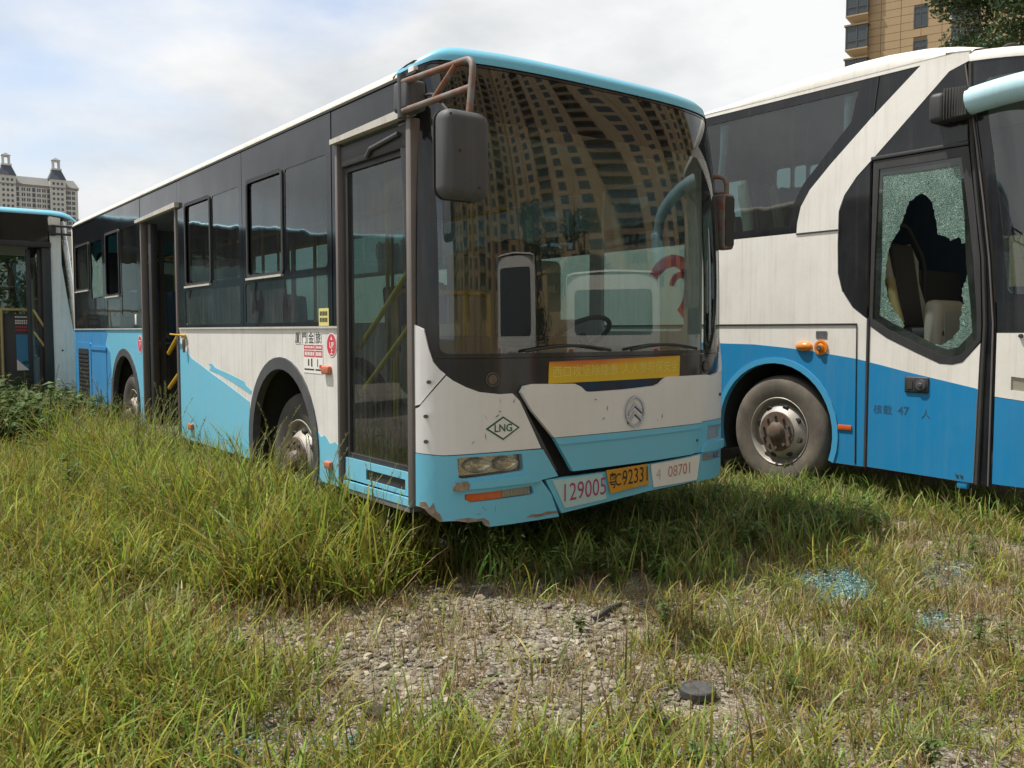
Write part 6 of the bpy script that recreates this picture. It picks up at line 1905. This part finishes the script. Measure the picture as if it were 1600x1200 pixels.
def build_vegetation():
    rg = random.Random(21)
    src = []
    # 0-5 tall, 6-10 medium, 11-16 short, 17-19 lush, 20-22 stems, 23-24 dry, 25-27 weeds
    for k in range(6): src.append(tuft_mesh('tall_tuft', rg, 15, 0.22, 0.58, 0.12, 0.85, 0.005, 0.012, FRESH, 0.14, 5, 1.5))
    for k in range(5): src.append(tuft_mesh('medium_tuft', rg, 15, 0.09, 0.34, 0.10, 1.15, 0.004, 0.0095, FRESH, 0.20, 5, 1.4))
    for k in range(6): src.append(tuft_mesh('short_tuft', rg, 11, 0.04, 0.20, 0.08, 1.15, 0.0035, 0.0085, FRESH, 0.22, 4, 1.4))
    for k in range(3): src.append(tuft_mesh('lush_tuft', rg, 10, 0.10, 0.34, 0.09, 0.75, 0.006, 0.013, LUSH, 0.06, 5, 1.9))
    for k in range(3): src.append(tuft_mesh('seed_tuft', rg, 8, 0.25, 0.52, 0.05, 0.4, 0.004, 0.008, FRESH, 0.1, 5, 0.8, head=2))
    for k in range(2): src.append(tuft_mesh('dry_tuft', rg, 14, 0.04, 0.14, 0.07, 1.2, 0.002, 0.0045, DRY, 1.0, 3, 0.8))
    for k in range(3): src.append(weed_mesh('weed', rg, 0.34 + 0.08 * k, 16, 0.085))
    R = np.random.default_rng(5)
    PX, PY, ID, SC = [], [], [], []
    def emit(n, x0, x1, y0, y1, prob, ids, s0, s1):
        x = R.uniform(x0, x1, n); y = R.uniform(y0, y1, n)
        keep = in_view(x, y) & (R.random(n) < prob(x, y))
        x, y = x[keep], y[keep]
        PX.append(x); PY.append(y)
        ID.append(R.choice(ids, len(x)))
        SC.append(R.uniform(s0, s1, len(x)))
    pat = lambda x, y: smooth01((value_noise(x, y, 2.2, 31) - 0.25) / 0.5)
    pat2 = lambda x, y: smooth01((value_noise(x, y, 5.0, 32) - 0.35) / 0.35)
    tall = lambda x, y: smooth01(0.5 - dist_poly(x, y, TALLP) / np.where(x > -0.15, 0.25, 0.9))
    bare = lambda x, y: smooth01(0.5 - dist_poly(x, y, BARE) / 0.7)
    lush = lambda x, y: smooth01(0.5 - dist_poly(x, y, LUSHP) / 0.5)
    under = lambda x, y: ((x > 0.15) & (x < 2.4) & (y > 1.0)) | ((x > 4.45) & (y > -1.2))
    # meadow along the bus side: messy base, clumps of taller blades, more and taller close to the bus
    near = lambda x, y: smooth01((x + 1.0) / 0.8) * smooth01((y - 0.2) / 0.5)
    clump = lambda x, y: smooth01((value_noise(x, y, 3.1, 41) - 0.40) / 0.25)
    emit(24000, -3.2, 0.7, 0.0, 13.5, lambda x, y: tall(x, y) * (0.45 + 0.55 * pat(x, y)) * (~under(x, y)), np.arange(6, 11), 0.8, 1.45)
    emit(9000, -3.2, 0.7, 0.0, 13.5, lambda x, y: tall(x, y) * (0.18 + 0.82 * clump(x, y)) * (0.45 + 0.55 * near(x, y)) * (~under(x, y)), np.arange(0, 6), 0.55, 1.0)
    emit(3400, -0.85, 0.14, 0.30, 10.2, lambda x, y: tall(x, y) * (0.35 + 0.65 * clump(x, y)) * (~under(x, y)), np.arange(0, 6), 0.85, 1.4)
    emit(1500, -2.6, 0.2, 0.4, 10.0, lambda x, y: tall(x, y) * (0.16 + 0.5 * near(x, y)) * 0.6, np.array([20, 21, 22]), 0.75, 1.2)
    emit(4000, -3.0, 0.4, 0.0, 8, lambda x, y: tall(x, y) * 0.7, np.array([23, 24]), 1.0, 2.6)
    # foreground: medium and short grass everywhere, thinning over the gravel
    fore = lambda x, y: (1 - tall(x, y)) * (1 - lush(x, y)) * (1 - 0.80 * bare(x, y)) * (~under(x, y))
    left = lambda x, y: smooth01((-(x + 0.35 * y) - 0.75) / 1.2)       # towards the lower left corner
    emit(8500, -3.0, 0.6, -2.6, 2.4, lambda x, y: fore(x, y) * left(x, y) * (0.30 + 0.70 * pat(x, y)), np.arange(6, 11), 0.55, 1.15)
    emit(900, -3.0, 0.6, -2.4, 2.4, lambda x, y: fore(x, y) * left(x, y) * clump(x, y) * 0.5, np.arange(0, 6), 0.45, 0.8)
    emit(14500, -3.0, 6.0, -3.6, 2.6, lambda x, y: fore(x, y) * (0.30 + 0.70 * pat(x, y)) * (0.30 + 0.70 * pat2(x, y)), np.arange(11, 17), 0.6, 1.3)
    emit(16000, -3.0, 6.0, -3.6, 2.6, lambda x, y: (1 - 0.7 * tall(x, y)) * (0.30 + 0.6 * pat2(x, y)) * (1 - 0.4 * bare(x, y)) * (~under(x, y)), np.array([23, 24]), 0.5, 1.3)
    emit(3000, -0.8, 6.0, -3.6, 1.0, lambda x, y: fore(x, y) * (1 - left(x, y)) * (0.15 + 0.85 * clump(x, y)) * 0.8, np.arange(6, 11), 0.4, 0.85)
    emit(260, -2.6, 4.0, -3.0, 1.0, lambda x, y: fore(x, y) * 0.5, np.array([25, 26, 27]), 0.2, 0.45)
    # shaded grass before the bumper and between the vehicles
    emit(6000, 0.1, 4.6, -1.3, 6.0, lambda x, y: np.maximum(lush(x, y), 0.5 * ((y > 0.5) & (x > 2.4) & (x < 4.4))) * (0.35 + 0.65 * pat(x, y)), np.arange(17, 20), 0.7, 1.15)
    emit(2500, 3.6, 6.2, -2.0, 1.2, lambda x, y: smooth01(1 - np.abs(x - 4.5 - 0.1) / 0.6) * 0.7, np.arange(17, 20), 0.7, 1.1)
    emit(600, 0.3, 3.6, -0.5, 1.2, lambda x, y: lush(x, y) * 0.35, np.array([25, 26, 27]), 0.35, 0.7)
    emit(1600, 0.3, 2.4, 1.0, 9, lambda x, y: 0.25 + 0 * x, np.arange(17, 20), 0.6, 0.9)
    # broad-leaved weeds by the rear corner of the bus and on the left
    emit(1500, -2.2, 0.5, 6.3, 10.2, lambda x, y: smooth01((y - 6.6) / 0.8) * smooth01((x + 1.6) / 0.8) * (x < 0.05) * 0.75, np.array([25, 26, 27]), 0.9, 1.65)
    emit(500, -2.0, 0.0, 0.8, 7.0, lambda x, y: tall(x, y) * pat2(x, y) * 0.2, np.array([25, 26, 27]), 0.5, 1.1)
    x = np.concatenate(PX); y = np.concatenate(PY); idx = np.concatenate(ID); s = np.concatenate(SC)
    ok = np.hypot(x - 0.06, y + 1.74) > 0.15
    for cx_, cy_, rx_, ry_ in ((1.98, -1.06, 0.26, 0.13), (1.88, -1.24, 0.26, 0.11), (2.6, -1.36, 0.24, 0.10), (1.72, -1.78, 0.16, 0.10)):
        ok &= (((x - cx_) / rx_) ** 2 + ((y - cy_) / ry_) ** 2 > 1) | (R.random(len(x)) < 0.15)
    x, y, idx, s = x[ok], y[ok], idx[ok], s[ok]
    n = len(x)
    P = np.stack([x, y, ground_z(x, y) + 0.004], 1)
    rot = np.stack([R.normal(0, 0.10, n), R.normal(0, 0.10, n), R.uniform(0, 2 * pi, n)], 1)
    scl = np.stack([s * R.uniform(0.9, 1.15, n), s * R.uniform(0.9, 1.15, n), s * R.uniform(0.85, 1.2, n)], 1)
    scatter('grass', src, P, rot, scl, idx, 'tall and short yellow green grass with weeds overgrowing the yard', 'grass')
    print('grass tufts', n)
    # gravel
    rk = [rock_mesh('stone', rg, k) for k in range(8)]
    m = 110000
    x = R.uniform(-2.4, 5.0, m); y = R.uniform(-3.4, 2.0, m)
    dens = 0.35 + 0.65 * bare(x, y)
    dep = (x + 2.53) * 0.6 + (y + 3.978) * 0.8
    keep = in_view(x, y, 0.1) & (R.random(m) < dens * (0.4 + 0.6 * pat2(x * 1.3, y * 1.3))) & (R.random(m) < np.clip(3.6 / dep, 0, 1))
    x, y = x[keep], y[keep]
    m = len(x)
    sz = 0.0045 + 0.0165 * R.random(m) ** 2.4
    big = R.random(m) < 0.012
    sz[big] = R.uniform(0.022, 0.034, big.sum())
    P = np.stack([x, y, ground_z(x, y) + sz * 0.25], 1)
    rot = np.stack([R.uniform(-.4, .4, m), R.uniform(-.4, .4, m), R.uniform(0, 2 * pi, m)], 1)
    scatter('gravel', rk, P, rot, np.repeat(sz[:, None], 3, 1), R.integers(0, 8, m), 'loose grey and tan gravel on the yard', 'gravel')
    print('stones', m)
    # crumbs of safety glass spilled from the coach door
    sh = []
    for k in range(4):
        bm = bmesh.new()
        bmesh.ops.create_cube(bm, size=1.0)
        for v in bm.verts:
            v.co *= rg.uniform(0.7, 1.2)
        me = bpy.data.meshes.new('crumb'); bm.to_mesh(me); bm.free()
        me.materials.append(M['crumb'])
        sh.append(me)
    X, Y = [], []
    for cx_, cy_, sx, sy, nn in ((2.02, -1.02, 0.16, 0.10, 900), (1.88, -1.22, 0.18, 0.07, 900), (2.6, -1.35, 0.22, 0.10, 500), (1.55, -0.72, 0.25, 0.12, 350), (1.75, -1.74, 0.09, 0.05, 160), (-1.55, -0.95, 0.14, 0.10, 350), (-1.15, -1.25, 0.10, 0.06, 160)):
        X.append(R.normal(cx_, sx, nn)); Y.append(R.normal(cy_, sy, nn))
    x = np.concatenate(X); y = np.concatenate(Y); m = len(x)
    sz = R.uniform(0.005, 0.011, m)
    P = np.stack([x, y, ground_z(x, y) + 0.006 + R.uniform(0, 0.012, m)], 1)
    scatter('glass_crumbs', sh, P, R.uniform(0, 6.28, (m, 3)), np.repeat(sz[:, None], 3, 1), R.integers(0, 4, m), 'spilled blue green crumbs of broken safety glass', 'glass')

def crumb_mat():
    m, nt, out = new_mat('glass_crumb')
    b = NB(nt)
    oi = b.n('ShaderNodeObjectInfo').outputs['Random']
    col = b.mix(oi, (0.04, 0.11, 0.11, 1), (0.24, 0.40, 0.39, 1))
    p = b.n('ShaderNodeBsdfPrincipled', {'Base Color': col, 'Roughness': 0.08, 'Specular IOR Level': 0.9})
    nt.links.new(p.outputs[0], out.inputs['Surface'])
    return m
M['crumb'] = crumb_mat()
build_vegetation()

# ================================================================== LITTER
def gz(x, y):
    return float(ground_z(np.array([x]), np.array([y]))[0])
M['cap_plastic'] = paint('worn_black_cap', (0.035, 0.037, 0.04), 0.5, 0.4, (0.16, 0.15, 0.13))
z = gz(0.12, -1.675)
T = thing('round_cap', 'worn black round plastic cap lying on the gravel', 'cap', (0.12, -1.675, z))
lathe('cap_body', [(0.0, 0.070), (0.026, 0.072), (0.031, 0.069), (0.032, 0.060), (0.0295, 0.058), (0.0295, 0.0)], (0.12, -1.675, z + 0.012), 'cap_plastic', T, 'Z', 36)
box('cap_lug', 0.185, 0.20, -1.69, -1.66, z + 0.012, z + 0.040, 'cap_plastic', T, bev=0.003)
o = tube('black_strip', [(0.42, -0.74, gz(.42, -.74) + 0.022), (0.56, -0.69, gz(.56, -.69) + 0.03), (0.71, -0.63, gz(.71, -.63) + 0.022)], [0.012, 0.016, 0.010], 'rubber', None, 7)
tag(o, 'short black rubber strip lying at the edge of the bus shadow', 'rubber strip')
o = tube('stick', [(0.86, -0.78, gz(.86, -.78) + 0.02), (0.98, -0.86, gz(.98, -.86) + 0.028), (1.06, -0.93, gz(1.06, -.93) + 0.015)], [0.008, 0.011, 0.006], 'bark', None, 7)
tag(o, 'brown broken stick on the gravel before the bumper', 'stick')
bm = bmesh.new()
add_box(bm, -0.045, 0.045, -0.03, 0.03, 0, 0.012, 0.003)
for v in bm.verts: v.co = Matrix.Translation((-0.98, -1.06, gz(-.98, -1.06) + 0.012)) @ Matrix.Rotation(0.6, 4, 'Z') @ Matrix.Rotation(0.25, 4, 'X') @ v.co
o = from_bm('plastic_scrap', bm, 'rubber', None, 40)
tag(o, 'small black plastic scrap half sunk in foreground gravel', 'plastic scrap')
# pale board lying under the rear door
bm = bmesh.new()
add_box(bm, -0.32, 0.32, -0.12, 0.12, 0, 0.025, 0.004)
for v in bm.verts: v.co = Matrix.Translation((-0.10, 5.2, 0.37)) @ Matrix.Rotation(1.45, 4, 'Z') @ Matrix.Rotation(0.18, 4, 'X') @ v.co
o = from_bm('pale_board', bm, 'cream', None, 40)
tag(o, 'pale weathered board propped below the open rear door', 'board')
